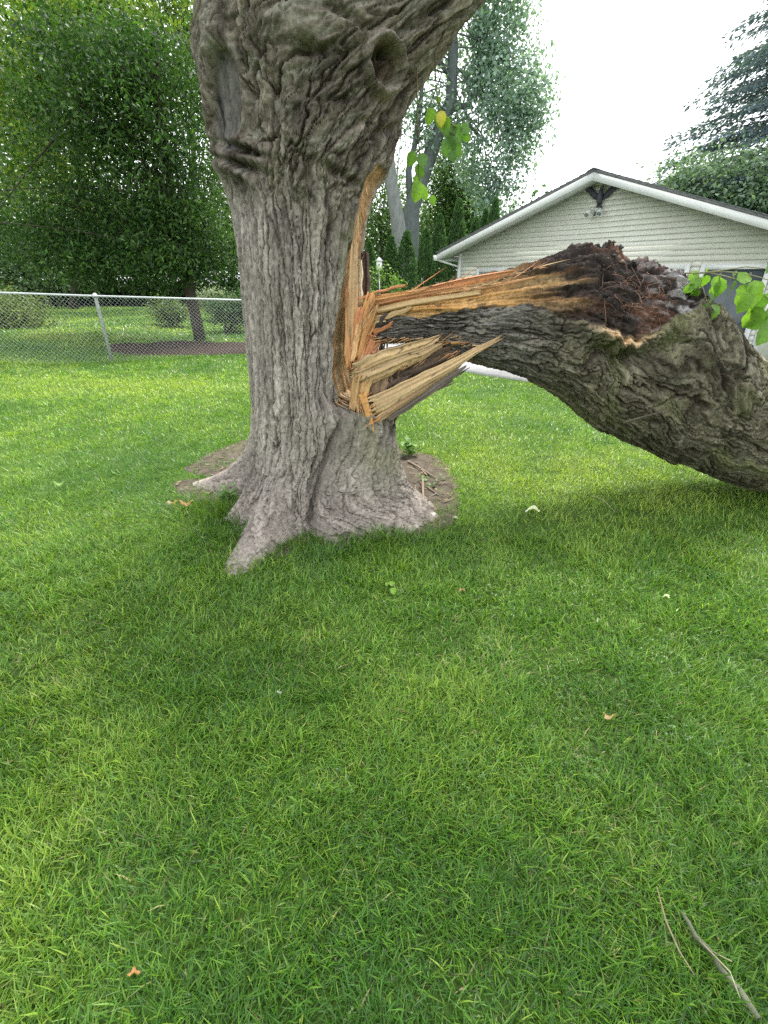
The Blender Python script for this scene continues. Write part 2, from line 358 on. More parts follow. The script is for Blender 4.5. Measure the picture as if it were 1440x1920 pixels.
tree = thing('broken_tree', (TC[0], TC[1], 0), 'massive old standing tree with grey furrowed trunk torn open down its side', 'tree')
TAB = np.array([  # height, left edge x, right edge x
    (-0.1, -0.92, -0.21), (0.35, -0.91, -0.21), (0.754, -0.905, -0.20), (0.936, -0.895, -0.195), (1.11, -0.891, -0.18), (1.274, -0.886, -0.165), (1.43, -0.881, -0.155),
    (1.58, -0.881, -0.142), (1.72, -0.883, -0.115), (1.858, -0.892, -0.085), (1.985, -0.913, -0.04), (2.11, -0.923, 0.045), (2.345, -0.943, 0.145), (2.56, -0.948, 0.315),
    (2.76, -0.885, 0.49), (3.0, -0.92, 0.66), (3.4, -0.98, 0.80)])
def trunk():
    thf = np.linspace(-np.pi * 1.06, np.pi * 0.10, 360); thb = np.linspace(np.pi * 0.10, np.pi * 0.94, 82)[1:-1]
    th = np.concatenate([thf, thb]); hh = np.concatenate([np.linspace(-0.1, 0.7, 170, endpoint=False), np.linspace(0.7, 3.4, 380)])
    Hh, T = np.meshgrid(hh, th, indexing='ij')
    xl, xr = np.interp(Hh, TAB[:, 0], TAB[:, 1]), np.interp(Hh, TAB[:, 0], TAB[:, 2])
    cx, w = (xl + xr) / 2, (xr - xl) / 2
    ry = np.interp(Hh, [0, 0.8, 1.6, 2.1, 2.7, 3.4], [0.42, 0.37, 0.37, 0.42, 0.52, 0.55]); cyy = np.full_like(Hh, TC[1])
    ct, st = np.cos(T), np.sin(T)
    def lobe(deg, width):
        d = (T - math.radians(deg) + np.pi) % (2 * np.pi) - np.pi; return np.exp(-(d / math.radians(width)) ** 2)
    hp = np.maximum(Hh, 0)
    ext = 0.05 * np.exp(-hp / 0.16) + 0.06 * np.exp(-hp / 0.4)
    ext = ext + lobe(-108, 12) * 0.44 * np.exp(-(hp / 0.20) ** 1.1) + lobe(-107, 28) * 0.17 * np.exp(-hp / 0.35)
    ext = ext + lobe(166, 17) * 0.62 * np.exp(-(hp / 0.24) ** 0.95)
    ext = ext + lobe(-147, 15) * 0.20 * np.exp(-hp / 0.22)
    ext = ext + lobe(-68, 12) * 0.19 * np.exp(-hp / 0.16) + lobe(60, 25) * 0.3 * np.exp(-hp / 0.2) + lobe(115, 20) * 0.3 * np.exp(-hp / 0.2)
    stump = sst(0.84, 0.74, Hh + 0.05 * fbm(T * 5, 0.0, 0, 3, 88) + 0.03 * pn(T * 30, 0.0, 0, 87))                      # foot of the stem that tore away
    ext = ext + stump * lobe(-22, 40) * (0.28 + 0.14 * np.exp(-hp / 0.3) + 0.16 * np.exp(-hp / 0.1))
    # deep crease between the two stems
    cr = np.radians(np.interp(Hh, [0.0, 0.15, 0.35, 0.6, 0.8], [-84, -80, -70, -60, -50]))
    dcr = (T - cr + np.pi) % (2 * np.pi) - np.pi
    ext = ext - 0.085 * np.exp(-(dcr / 0.045) ** 2) * sst(0.95, 0.5, Hh) * sst(0.0, 0.12, Hh) - 0.025 * np.exp(-(dcr / 0.2) ** 2) * sst(0.8, 0.4, Hh)
    P0 = np.stack([cx + (w + ext) * ct, cyy + (ry + ext) * st, Hh], -1)
    px, py = to_px(P0); front = st < 0.25
    N = norm(np.stack([ct / np.maximum(w + ext, .1), st / np.maximum(ry + ext, .1), np.zeros_like(ct)], -1))
    a = T * 0.42
    up = sst(1.75, 2.15, Hh + 0.12 * fbm(a * 3, Hh * 2, 0, 3, 9))
    root = sst(0.55, 0.15, Hh)
    # long strips of bark, furrowed; Hv runs along the surface out onto the roots
    Hv = Hh - 0.95 * ext
    sp = sst(0.75, 0.15, Hh) * 0.10 * fbm(a * 2, Hv * 2, 0, 2, 77)
    rag = 0.010 * fbm(a * 30, Hv * 16, 0, 3, 2)
    wx = a + 0.030 * pn(a * 4, Hv * 1.3, 0, 1) + rag + 0.06 * sst(1.5, 2.2, Hh) * pn(a * 3, Hh * 2, 0, 71) + sp
    wh = Hv + 0.05 * pn(a * 22, Hv * 3, 0, 10) + 0.01 * fbm(a * 50, Hv * 40, 0, 2, 30)
    p1, k1 = plates(wx * 17, wh * 1.15, 3, 0.12); p2, k2 = plates(wx * 38, wh * 2.6, 4, 0.15); p3, k3 = plates(wx * 78, wh * 8, 5, 0.22)
    n1 = fbm(wx * 19, Hv * 1.1, 0, 2, 31); f1 = np.clip(1.15 * groove(n1, 0.06) * np.clip(0.4 + 1.2 * pn(wx * 12, Hv * 2.5, 0, 6), 0, 1.2) + 0.0, 0, 1); f2 = np.clip(0.75 * k1 + 0.35 * k2, 0, 1)
    low = 0.010 * pn(wx * 8, Hv * 0.8, 0, 7) + 0.011 * p1 + 0.006 * p2 + 0.002 * p3 - 0.034 * f1 - 0.017 * k1 - 0.007 * k2 - 0.002 * k3 + 0.004 * fbm(a * 80, Hv * 40, 0, 3, 8)
    # upper trunk: craggy broken plates, flowing towards the big limb
    fl = a - 0.55 * np.clip(Hh - 2.05, 0, 2) * sst(-2.2, -0.9, T)
    wu = fl + 0.030 * fbm(fl * 5, Hh * 4, 0, 2, 11) + 0.012 * fbm(fl * 26, Hh * 20, 0, 3, 12); wv = Hh + 0.04 * fbm(fl * 5, Hh * 4, 5, 2, 13) + 0.015 * fbm(fl * 26, Hh * 20, 9, 3, 32)
    u1 = fbm(wu * 11, wv * 3.2, 0, 2, 14); u2 = pn(wu * 30, wv * 15, 0, 15); P1, K1 = plates(wu * 17, wv * 3.8, 14, 0.13); P2, K2 = plates(wu * 38, wv * 9, 15, 0.17); P3, K3 = plates(wu * 80, wv * 24, 16, 0.25)
    upd = 0.034 * fbm(wu * 3.6, wv * 2.6, 0, 2, 17) - 0.034 * groove(u1, 0.06) + 0.014 * P1 + 0.008 * P2 + 0.004 * P3 - 0.016 * K1 - 0.010 * K2 - 0.004 * K3 + 0.006 * fbm(wu * 60, wv * 40, 0, 3, 19)
    # root bark: flaky
    q1 = pn(wx * 26, Hv * 12, 0, 25); Q1, J1 = plates(wx * 24, wh * 2.6, 25, 0.15); Q2, J2 = plates(wx * 54, wh * 8, 26, 0.2)
    rt = 0.012 * pn(wx * 9, Hv * 3, 0, 27) + 0.013 * Q1 + 0.007 * Q2 - 0.020 * J1 - 0.010 * J2 + 0.004 * fbm(wx * 70, Hv * 50, 0, 2, 29)
    disp = low * (1 - up) * (1 - 0.55 * root) + upd * up + rt * root
    # named features, placed on the surface where they grow
    def ell(x, y, rx, ry_, rot=0.0):
        c_, s_ = math.cos(rot), math.sin(rot); dx, dy = px - x, py - y
        return np.where(front, np.hypot((dx * c_ + dy * s_) / rx, (-dx * s_ + dy * c_) / ry_), 9.0)
    k = ell(715, 124, 24, 40, -0.12)                        # branch knot with a callus ring
    calm = np.exp(-(k / 1.6) ** 4); disp = disp * (1 - 0.75 * calm)
    knot = sst(1.05, 0.7, k + 0.12 * pn(T * 30, Hh * 20, 0, 33)); disp += 0.055 * np.exp(-((k - 1.28) / 0.28) ** 2) - 0.010 * np.exp(-((k - 1.72) / 0.13) ** 2) - 0.030 * knot + knot * 0.02 * fbm(a * 30, Hh * 20, 0, 3, 35) - 0.07 * sst(0.55, 0.2, ell(720, 100, 24, 26))
    s = ell(425, 190, 26, 106, -0.03)                       # long healed wound on the left flank
    disp = disp * (1 - 0.85 * np.exp(-(s / 1.15) ** 6)); scar = sst(1.0, 0.82, s)
    disp += 0.024 * np.exp(-((s - 1.16) / 0.17) ** 2) - 0.030 * scar + scar * 0.006 * pn(a * 60, Hh * 4, 0, 36)
    for (x, y, rx, ry_, rot, am) in ((455, 268, 42, 13, 0.35, 0.05), (462, 296, 46, 11, 0.25, 0.045), (440, 322, 34, 11, 0.5, 0.04), (490, 330, 30, 40, 0.0, 0.02), (650, 60, 70, 50, 0, 0.015),
                                      (400, 60, 26, 60, 0.0, 0.05), (575, 345, 30, 26, 0, 0.02), (690, 330, 40, 26, -0.4, 0.03), (600, 400, 20, 40, 0, 0.012), (520, 30, 50, 40, 0.3, 0.02), (455, 90, 26, 22, 0, 0.02)):
        e = ell(x, y, rx, ry_, rot); disp += am * np.exp(-e ** 2) * (1 + 0.3 * fbm(a * 20, Hh * 12, 0, 2, 44))
    for (x, y, rx, ry_, rot, am) in ((460, 283, 44, 6, 0.3, 0.05), (450, 309, 42, 5, 0.35, 0.045), (575, 85, 16, 12, 0.2, 0.06), (640, 330, 60, 7, 0.55, 0.04), (505, 190, 12, 55, 0.25, 0.03), (560, 190, 10, 60, 0.3, 0.03),
                                      (640, 28, 40, 9, 0.6, 0.05), (665, 370, 22, 5, -0.6, 0.03), (480, 420, 6, 60, 0.1, 0.02), (735, 245, 30, 8, -0.5, 0.04), (690, 225, 46, 7, -0.35, 0.03)):
        disp -= am * np.exp(-ell(x, y, rx, ry_, rot) ** 2)
    # wound: wall of torn wood where the second stem used to be
    nn = np.array([math.cos(math.radians(-12)), math.sin(math.radians(-12))])
    L = w * (0.90 + 0.05 * sst(1.3, 1.8, Hh)) + 0.008 * pn(Hh * 2, 0.0, 0, 51) - 0.035 * sst(0.75, 1.0, Hh) * sst(1.7, 1.1, Hh)
    dist = (P0[..., 0] - cx) * nn[0] + (P0[..., 1] - cyy) * nn[1]
    edge_n = 0.006 * fbm(Hh * 4, 0.3, 0, 3, 52) + 0.004 * pn(Hh * 28, 0.0, 0, 55)
    act = sst(0.74, 0.84, Hh) * sst(2.16, 1.95, Hh)
    wood = sst(0.0, 0.010, dist - L - edge_n) * (act > 0.5)
    P = P0 + N * disp[..., None]
    dd = np.maximum((P[..., 0] - cx) * nn[0] + (P[..., 1] - cyy) * nn[1] - L - edge_n, 0) * act + 0.022 * wood
    fib = 0.014 * fbm(P0[..., 1] * 28, Hh * 1.3, 0, 3, 53) + 0.006 * pn(P0[..., 1] * 90, Hh * 5, 0, 54)
    P[..., 0] -= nn[0] * (dd - fib * wood); P[..., 1] -= nn[1] * (dd - fib * wood)
    P[..., 2] -= 0.02 * (Hh < -0.05)
    # colours of bark, lichen, moss, wood, painted crease shade
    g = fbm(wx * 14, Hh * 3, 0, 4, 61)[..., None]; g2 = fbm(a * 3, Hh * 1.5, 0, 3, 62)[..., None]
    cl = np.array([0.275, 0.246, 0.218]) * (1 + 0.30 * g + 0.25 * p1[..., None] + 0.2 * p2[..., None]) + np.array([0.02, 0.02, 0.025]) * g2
    inner_shade = np.array([0.075, 0.058, 0.046]); cl = cl + (inner_shade - cl) * np.clip(0.8 * f1 + 0.6 * f2, 0, 0.85)[..., None]     # brown inner bark in the furrows, with crease shade painted in
    gu = fbm(wu * 16, wv * 10, 0, 4, 63)[..., None]
    cu = np.array([0.150, 0.130, 0.103]) * (1 + 0.40 * gu + 0.4 * P1[..., None] + 0.3 * P2[..., None]); cu = cu + (np.array([0.060, 0.046, 0.036]) - cu) * np.clip(0.7 * groove(u1, 0.08) + 0.6 * K1 + 0.35 * K2, 0, 0.85)[..., None]  # grooves and cracks take inner bark brown plus painted crease shade
    lich = sst(0.35, 0.9, fbm(wu * 22, wv * 20, 0, 3, 64))[..., None]; cu = cu + (np.array([0.30, 0.29, 0.24]) - cu) * 0.5 * lich
    cr_ = np.array([0.235, 0.203, 0.178]) * (1 + 0.25 * g + 0.3 * Q1[..., None]); cr_ = cr_ + (inner_shade - cr_) * np.clip(0.6 * J1 + 0.35 * J2, 0, .8)[..., None]  # root cracks: brown bark, darkened in colour as crease shade
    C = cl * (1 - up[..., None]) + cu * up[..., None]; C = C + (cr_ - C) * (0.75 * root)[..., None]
    moss = (sst(0.1, 0.7, fbm(a * 6, Hh * 3, 0, 3, 65)) * (0.55 * sst(-0.95, -0.65, T) * (1 - root) + 0.30 * up))[..., None]
    C = C + (np.array([0.16, 0.165, 0.085]) - C) * np.clip(moss, 0, 0.6)
    streak = np.array([0.115, 0.108, 0.100]) * (1 + 0.35 * pn(a * 70, Hh * 2.5, 0, 66))[..., None]; darks = np.array([0.032, 0.032, 0.033])
    sc = streak + (darks - streak) * sst(0.1, 0.5, pn(a * 34, Hh * 1.6, 0, 67))[..., None]; C = C + (sc - C) * scar[..., None]
    ringc = np.exp(-((k - 1.28) / 0.3) ** 2)[..., None]; C = C + (np.array([0.20, 0.175, 0.15]) * (1 + .3 * gu) - C) * 0.8 * ringc; C = C + (np.array([0.060, 0.040, 0.030]) * (1 + 0.5 * gu) - C) * (0.9 * knot)[..., None]
    wf = fbm(P0[..., 1] * 22, Hh * 1.2, 0, 3, 68)[..., None]
    cw = np.array([0.40, 0.26, 0.135]) + np.array([0.09, 0.02, -0.02]) * wf; cw = cw + (np.array([0.30, 0.22, 0.14]) - cw) * sst(0.25, 0.8, wf)
    C = C + (cw - C) * wood[..., None]
    top = (Hh.shape[0] - 1) * Hh.shape[1]; F = [grid_faces(Hh.shape[0], Hh.shape[1], True)]
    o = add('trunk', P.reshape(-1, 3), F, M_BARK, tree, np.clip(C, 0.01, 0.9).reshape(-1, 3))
trunk()

# limbs above the picture and the leafy crown they carry
def curve(p0, p1, sag=(0, 0, 0), n=8):
    t = np.linspace(0, 1, n)[:, None]; return np.asarray(p0) * (1 - t) + np.asarray(p1) * t + np.asarray(sag) * (4 * t * (1 - t))
m = MB()
BK = (0.16, 0.14, 0.11)
limb_ends = []
for p0, p1, sg, r0, r1 in (((0.10, 3.2, 3.15), (2.3, 3.6, 5.8), (0, 0, .0), 0.36, 0.20), ((-0.70, 3.2, 3.1), (-1.3, 3.5, 6.4), (-.1, 0, 0), 0.36, 0.22), ((-0.2, 3.4, 3.1), (0.3, 4.6, 6.6), (0, .1, 0), 0.34, 0.18),
                           ((2.3, 3.6, 5.8), (3.6, 3.2, 7.6), (0, 0, 0), 0.2, 0.08), ((-1.3, 3.5, 6.4), (-3.2, 3.2, 8.2), (0, 0, 0), 0.2, 0.07), ((-1.3, 3.5, 6.4), (-0.8, 2.2, 9.0), (0, 0, 0), 0.18, 0.06),
                           ((0.3, 4.6, 6.6), (0.8, 5.8, 9.0), (0, 0, 0), 0.17, 0.06)):
    P = curve(p0, p1, sg, 12); m.tube(P, np.linspace(r0, r1, 12), 20, BK, 0.05); limb_ends.append(np.array(p1))
m.build('limb', M_BARK, tree)

def leaf_cloud(ells, n_cl, n_l, size, spread, c0, c1, seed, droop=0.0, aspect=0.5, gap=0.0, gapscale=0.6, shell=0.55, flat=0.35, cspread=0.35, zs=0.75):
    """leaf-sized faces spread in clumps through the volume of several ellipsoids"""
    rg = np.random.default_rng(seed); vol = np.array([np.prod(e[1]) ** 0.75 for e in ells]); pick = rg.choice(len(ells), n_cl * 2, p=vol / vol.sum())
    c = np.array([e[0] for e in ells])[pick]; r = np.array([e[1] for e in ells])[pick]
    d = norm(rg.standard_normal((len(c), 3))); rad = rg.random(len(c)) ** shell; K = c + d * r * rad[:, None] * (1 + 0.16 * fbm(d[:, 0] * 3 + seed, d[:, 1] * 3, d[:, 2] * 3, 3, seed)[:, None])
    ok = fbm(K[:, 0] * gapscale, K[:, 1] * gapscale, K[:, 2] * gapscale, 3, seed + 3) > gap - 0.75; K = K[ok][:n_cl]; n_cl = len(K)
    P = np.repeat(K, n_l, 0) + rg.standard_normal((n_cl * n_l, 3)) * np.array([1, 1, zs]) * spread
    n = len(P); ax = norm(rg.standard_normal((n, 3)) * np.array([1, 1, 0.7]) + np.array([0, 0, -droop])); nr = rg.standard_normal((n, 3)) + np.array([0, 0, flat * 3]); sd_ = norm(np.cross(ax, nr))
    s = size * (0.6 + 0.8 * rg.random(n))[:, None]; bend = norm(np.cross(sd_, ax)) * s * 0.12
    V = np.stack([P, P + ax * s * 0.45 + sd_ * s * aspect / 2 + bend, P + ax * s, P + ax * s * 0.45 - sd_ * s * aspect / 2 + bend], 1)
    kc = np.repeat(rg.normal(0.5, cspread, n_cl), n_l) + 0.22 * rg.standard_normal(n); kc = np.clip(kc, 0, 1)[:, None]
    C = np.asarray(c0) * (1 - kc) + np.asarray(c1) * kc; C = C * (0.8 + 0.4 * rg.random((n, 1)))
    F = np.arange(n * 4).reshape(-1, 4); return V.reshape(-1, 3), F, np.repeat(C, 4, 0), K
V, F, C, _ = leaf_cloud([((2.9, 3.4, 7.4), (2.2, 2.0, 1.6)), ((-2.6, 3.2, 8.4), (2.4, 2.2, 1.6)), ((-0.6, 2.6, 9.2), (2.0, 2.2, 1.5)), ((0.7, 5.4, 9.0), (2.2, 2.0, 1.5))], 520, 14, 0.13, 0.30,
                        (0.05, 0.11, 0.02), (0.11, 0.20, 0.03), 5, aspect=0.8)
add('crown', V, F, M_FOL, tree, C, False)

# ------------------------------------------------------------------ splinters and slabs of torn wood
OR, CRM, TAN, SAL, BRN = (0.56, 0.29, 0.11), (0.52, 0.36, 0.185), (0.36, 0.25, 0.14), (0.53, 0.235, 0.11), (0.12, 0.08, 0.05)
def splinter(name, parent, p0, p1, w0, w1, th, col, seed, jag=0.06, bow=0.0, col2=None, nl=18, nw=11, roll=0.0, mat=None, pores=False, point=False):
    rg = np.random.default_rng(seed); p0, p1 = np.asarray(p0, float), np.asarray(p1, float); d = norm(p1 - p0); L = np.linalg.norm(p1 - p0)
    view = norm((p0 + p1) / 2 - np.array([0, 0, CAMH])); wd = norm(np.cross(d, view)); td = norm(np.cross(d, wd)); td = td * np.sign(td @ view) * -1
    wd, td = wd * math.cos(roll) + td * math.sin(roll), td * math.cos(roll) - wd * math.sin(roll)
    j = np.linspace(-1, 1, nw); s0 = -jag + 3.0 * jag * rg.random(nw) ** 2; s1 = jag - 3.6 * jag * rg.random(nw) ** 2; jit = 1 + 0.45 * rg.standard_normal(nw) * 0.4
    if point: s1 = s1 - 0.45 * np.abs(j) ** 1.2
    t = np.linspace(0, 1, nl)[:, None]; tt = s0[None] * (1 - t) + t * (1 + s1[None]); wv = (w0 + (w1 - w0) * tt) * (1 + 0.16 * pn(tt * 4 + seed, 0.3, 0, seed) + 0.10 * pn(tt * 11, j[None] * 2, 0, seed + 8))
    wob = 0.06 * pn(tt * 3, j[None] * 0.4, 0, seed); fibre = 0.30 * rg.standard_normal(nw)[None] + 0.30 * pn(j[None] * 5 + 0 * tt, tt * 2, 0, seed + 1) + 0.2 * pn(j[None] * 11 + 0 * tt, tt * 4, 0, seed + 2)
    bowv = (bow + 0.010 * math.sin(seed * 2.3)) * 4 * tt * (1 - tt) + 0.004 * pn(tt * 5, 0.0, 0, seed + 9)
    def surf(sgn):
        return p0 + d * (tt * L)[..., None] + wd * ((j[None] * (1 - 0.10 * (sgn < 0)) + wob) * wv / 2 + bowv)[..., None] + td * (sgn * th / 2 * (1 + fibre) * (1 - 0.5 * np.abs(j[None]) ** 4) * (0.35 + 0.65 * np.clip(wv / max(w0, w1), 0, 1)))[..., None]
    A, B = surf(1), surf(-1); n = nl * nw; F = grid_faces(nl, nw); G = grid_faces(nl, nw)[:, ::-1] + n
    e = []
    for i in range(nl - 1):
        e.append((i * nw, (i + 1) * nw, (i + 1) * nw + n, i * nw + n)); a_ = i * nw + nw - 1; e.append((a_, a_ + n, a_ + nw + n, a_ + nw))
    for q in range(nw - 1):
        e.append((q, q + n, q + 1 + n, q + 1)); b_ = (nl - 1) * nw + q; e.append((b_, b_ + 1, b_ + 1 + n, b_ + n))
    c = np.asarray(col, float); c2 = np.asarray(col2 if col2 else np.array(col) * 0.72, float)
    k = np.clip(0.35 + 0.55 * rg.standard_normal(nw)[None] * 0.6 + 0.5 * pn(tt * 3 + 0 * j, j[None] * 3, 0, seed + 5), 0, 1)[..., None]; C = c + (c2 - c) * k
    if pores: C = C + (np.array(BRN) - C) * (rg.random((nl, nw, 1)) < 0.05)
    C = np.concatenate([C.reshape(-1, 3)] * 2)
    return add(name, np.concatenate([A.reshape(-1, 3), B.reshape(-1, 3)]), [np.concatenate([F, G]), np.array(e)], mat or M_WOOD, parent, np.clip(C, 0.01, 0.9), False)
def spx(name, parent, a, b, Ya, Yb, w0, w1, th, col, seed, **k):      # widths in photo pixels at the given depth
    p0, p1 = at(a[0], a[1], Ya), at(b[0], b[1], Yb); return splinter(name, parent, p0, p1, w0 * mpp(p0), w1 * mpp(p1), th, col, seed, **k)
# on the tree
spx('wood_slab', tree, (664, 455), (657, 668), 2.98, 2.92, 13, 22, 0.04, TAN, 1, jag=0.02, col2=(0.58, 0.36, 0.17), nl=26)
spx('wood_slab', tree, (651, 540), (656, 690), 2.96, 2.90, 5, 12, 0.03, OR, 2, jag=0.03, col2=SAL)
spx('wood_slab', tree, (676, 490), (668, 598), 3.05, 3.02, 7, 16, 0.03, (0.72, 0.60, 0.40), 3, jag=0.03)
spx('bark_slab', tree, (684, 472), (686, 562), 3.16, 3.14, 14, 20, 0.05, (0.050, 0.034, 0.030), 4, jag=0.03, col2=(0.12, 0.07, 0.05))
fan = [((662, 690), (696, 556), 8, 15, OR), ((664, 684), (690, 585), 10, 12, SAL), ((666, 688), (700, 603), 9, 8, OR), ((660, 692), (676, 580), 9, 12, SAL), ((668, 690), (699, 632), 10, 9, SAL), ((672, 692), (712, 640), 9, 5, SAL),
       ((670, 672), (702, 572), 7, 11, OR), ((664, 695), (708, 655), 8, 5, SAL), ((676, 690), (694, 640), 12, 16, (0.60, 0.34, 0.2)), ((660, 676), (672, 600), 7, 9, (0.68, 0.42, 0.2)), ((663, 694), (700, 668), 7, 4, (0.7, 0.42, .22))]
for i, (a_, b_, w0, w1, c_) in enumerate(fan):
    spx('splinter', tree, a_, b_, 2.92 - 0.004 * i, 2.93 + 0.02 * (i % 3), w0 * 1.35, w1 * 1.35, 0.022 + 0.004 * (i % 3), c_, 20 + i, jag=0.05, nl=12, nw=9, roll=0.25 * ((i % 3) - 1))
spx('wood_slab', tree, (673, 700), (664, 768), 2.88, 2.86, 22, 17, 0.05, (0.50, 0.31, 0.14), 40, jag=0.05)
spx('wood_slab', tree, (688, 705), (679, 760), 2.87, 2.85, 20, 10, 0.04, (0.54, 0.34, 0.15), 41, jag=0.05)
spx('splinter', tree, (679, 738), (700, 812), 2.83, 2.80, 13, 13, 0.014, (0.60, 0.31, 0.10), 42, jag=0.02, point=True)
spx('wood_slab', tree, (708, 690), (703, 786), 2.98, 2.95, 44, 50, 0.10, (0.36, 0.25, 0.155), 43, jag=0.05, col2=(0.20, 0.14, 0.09), nw=17)
spx('wood_slab', tree, (738, 680), (728, 786), 3.02, 2.99, 40, 36, 0.10, (0.27, 0.19, 0.12), 44, jag=0.06, col2=(0.14, 0.10, 0.07), nw=15)
spx('bark_slab', tree, (736, 778), (741, 806), 2.98, 2.97, 5, 4, 0.01, (0.05, 0.045, 0.04), 45, point=True)

# ------------------------------------------------------------------ the stem that tore off and fell
stem = thing('fallen_log', tuple(gnd(1440, 925)), 'huge torn off stem arching from the split trunk down onto the lawn', 'tree trunk')
ST_ = [  # top px, bottom px, depth, half depth, torn-edge fraction
    ((688, 560), (692, 652), 3.12, 0.13, 0.60), ((780, 543), (790, 652), 3.12, 0.17, 0.60), ((870, 525), (868, 680), 3.14, 0.21, 0.68), ((950, 503), (932, 690), 3.16, 0.25, 0.63),
    ((1030, 481), (1000, 716), 3.18, 0.30, 0.56), ((1092, 463), (1052, 746), 3.20, 0.34, 0.55), ((1178, 492), (1114, 792), 3.22, 0.38, 0.61), ((1262, 508), (1190, 828), 3.24, 0.42, 0.80),
    ((1305, 545), (1270, 868), 3.26, 0.44, 0.95), ((1345, 600), (1345, 896), 3.28, 0.45, 1.12), ((1440, 690), (1432, 914), 3.30, 0.44, 1.2), ((1560, 760), (1560, 925), 3.32, 0.40, 1.2),
    ((1720, 800), (1720, 930), 3.36, 0.32, 1.2), ((1960, 830), (1960, 935), 3.45, 0.26, 1.2), ((2300, 850), (2300, 930), 3.6, 0.2, 1.2)]
def log():
    Tp = np.array([at(*s[0], s[2]) for s in ST_]); Bp = np.array([at(*s[1], s[2]) for s in ST_]); bb = np.array([s[3] for s in ST_]); ee = np.array([s[4] for s in ST_])
    sl = np.concatenate([[0], np.cumsum(np.linalg.norm(np.diff((Tp + Bp) / 2, axis=0), axis=1))])
    u = np.concatenate([np.linspace(0, sl[10], 420), np.linspace(sl[10], sl[-1], 70)[1:]])
    def cs(v):                                    # smooth interpolation through the stations
        d = np.gradient(v, sl, axis=0); i = np.clip(np.searchsorted(sl, u) - 1, 0, len(sl) - 2); h = (sl[i + 1] - sl[i]); t = (u - sl[i]) / h
        if v.ndim > 1: t, h = t[:, None], h[:, None]
        return (2*t**3-3*t**2+1)*v[i] + (t**3-2*t**2+t)*h*d[i] + (-2*t**3+3*t**2)*v[i+1] + (t**3-t**2)*h*d[i+1]
    Tq, Bq, bq, eq = cs(Tp), cs(Bp), cs(bb), cs(ee)
    ph = np.concatenate([np.linspace(-1.75, 1.85, 250), np.linspace(1.85, 2 * np.pi - 1.75, 62)[1:-1]])   # 0 = front, pi/2 = top
    U, PH = np.meshgrid(u, ph, indexing='ij'); c_, s_ = np.cos(PH), np.sin(PH)
    fr = 0.5 + 0.5 * s_; E = eq[:, None] + 0.04 * fbm(U * 3, 0.5, 0, 3, 81) + 0.015 * pn(U * 22, 0.1, 0, 82)
    side = np.where(c_ > -0.35, 1.0, 0.0); torn = sst(0.0, 0.012, fr - E) * sst(-0.55, -0.35, c_)
    ctr = (Tq + Bq) / 2; av = (Tq - Bq) / 2
    rad = np.ones_like(U)
    P0 = ctr[:, None] + av[:, None] * (s_ * rad)[..., None] + np.array([0, -1.0, 0]) * (bq[:, None] * c_)[..., None]
    N = norm(av[:, None] / np.linalg.norm(av, axis=1)[:, None, None] ** 2 * s_[..., None] + np.array([0, -1.0, 0]) * (c_ / bq[:, None])[..., None])
    a = PH * 0.42
    # bark: old, ropey, thick plates that twist where the stem swells
    sw = sst(1.05, 1.7, U)
    wu = U + 0.10 * fbm(U * 2.4, a * 3, 0, 3, 91) * (0.4 + sw); wa = a + 0.07 * fbm(U * 2.4, a * 3, 6, 3, 92) * (0.4 + 1.3 * sw) + 0.10 * sw * np.sin(U * 3.2)
    wu = wu + 0.02 * fbm(U * 14, a * 22, 0, 3, 90); wa = wa + 0.014 * fbm(U * 14, a * 24, 4, 3, 89)
    n1 = fbm(wa * 13, wu * (2.0 + 1.4 * sw), 0, 2, 93); B1, K1 = plates(wa * 19, wu * 2.8, 94, 0.13); B2, K2 = plates(wa * 42, wu * 7, 95, 0.17); B3, K3 = plates(wa * 88, wu * 20, 99, 0.25); n2 = n1
    bark = 0.045 * sw * fbm(wa * 3.6, wu * 2.4, 0, 2, 96) - 0.034 * groove(n1, 0.06) + 0.013 * B1 + 0.008 * B2 + 0.003 * B3 - 0.015 * K1 - 0.009 * K2 - 0.003 * K3 + 0.005 * fbm(wa * 60, wu * 40, 0, 3, 98)
    lip = 0.010 * np.exp(-((fr - E + 0.05) / 0.045) ** 2) * sst(-0.4, 0.0, c_) * (E < 1.0)
    flap = 0.075 * np.exp(-((U - 1.55) / 0.20) ** 2) * np.exp(-((fr - E + 0.03) / 0.035) ** 2) * sst(-0.4, 0.0, c_)   # curled lip of bark under the rot
    roll = -0.09 * np.exp(-((fr - E + 0.15) / 0.06) ** 2) * sst(1.2, 1.5, U) * sst(2.05, 1.8, U) * sst(0.1, 0.4, c_)     # shaded fold under that lip
    under = sst(0.28, 0.02, fr) * sst(0.85, 0.45, U) * 0.03
    # torn wood: long fibres on the left, crumbling rot on the right
    rot = np.clip(sst(0.62, 1.18, U + 0.30 * fbm(a * 9, U * 1.2, 0, 3, 101)), 0, 1)
    f1 = fbm(a * 30, U * 1.5, 0, 3, 102); f2 = pn(a * 85, U * 4, 0, 103); r1 = fbm(a * 16, U * 9, 0, 4, 104)
    R1, RK = plates(a * 30 + 0.2 * r1, U * 5 + 0.2 * f1, 105, 0.2); R2, RK2 = plates(a * 70 + 0.2 * r1, U * 15, 108, 0.25)
    tw = (-0.014 + 0.022 * f1 + 0.009 * f2) * (1 - rot) + rot * (-0.008 + 0.024 * r1 + 0.014 * R1 - 0.016 * RK + 0.008 * R2 - 0.009 * RK2)
    crest = sst(0.93, 1.0, fr) * (0.024 * np.abs(fbm(U * 22, a * 6, 0, 4, 106)) * sst(1.0, 1.5, U))
    peak = 0.03 * np.exp(-((U - 1.50) / 0.05) ** 2) * sst(0.9, 1.0, fr) * (1 + fbm(U * 40, a * 40, 0, 3, 107))
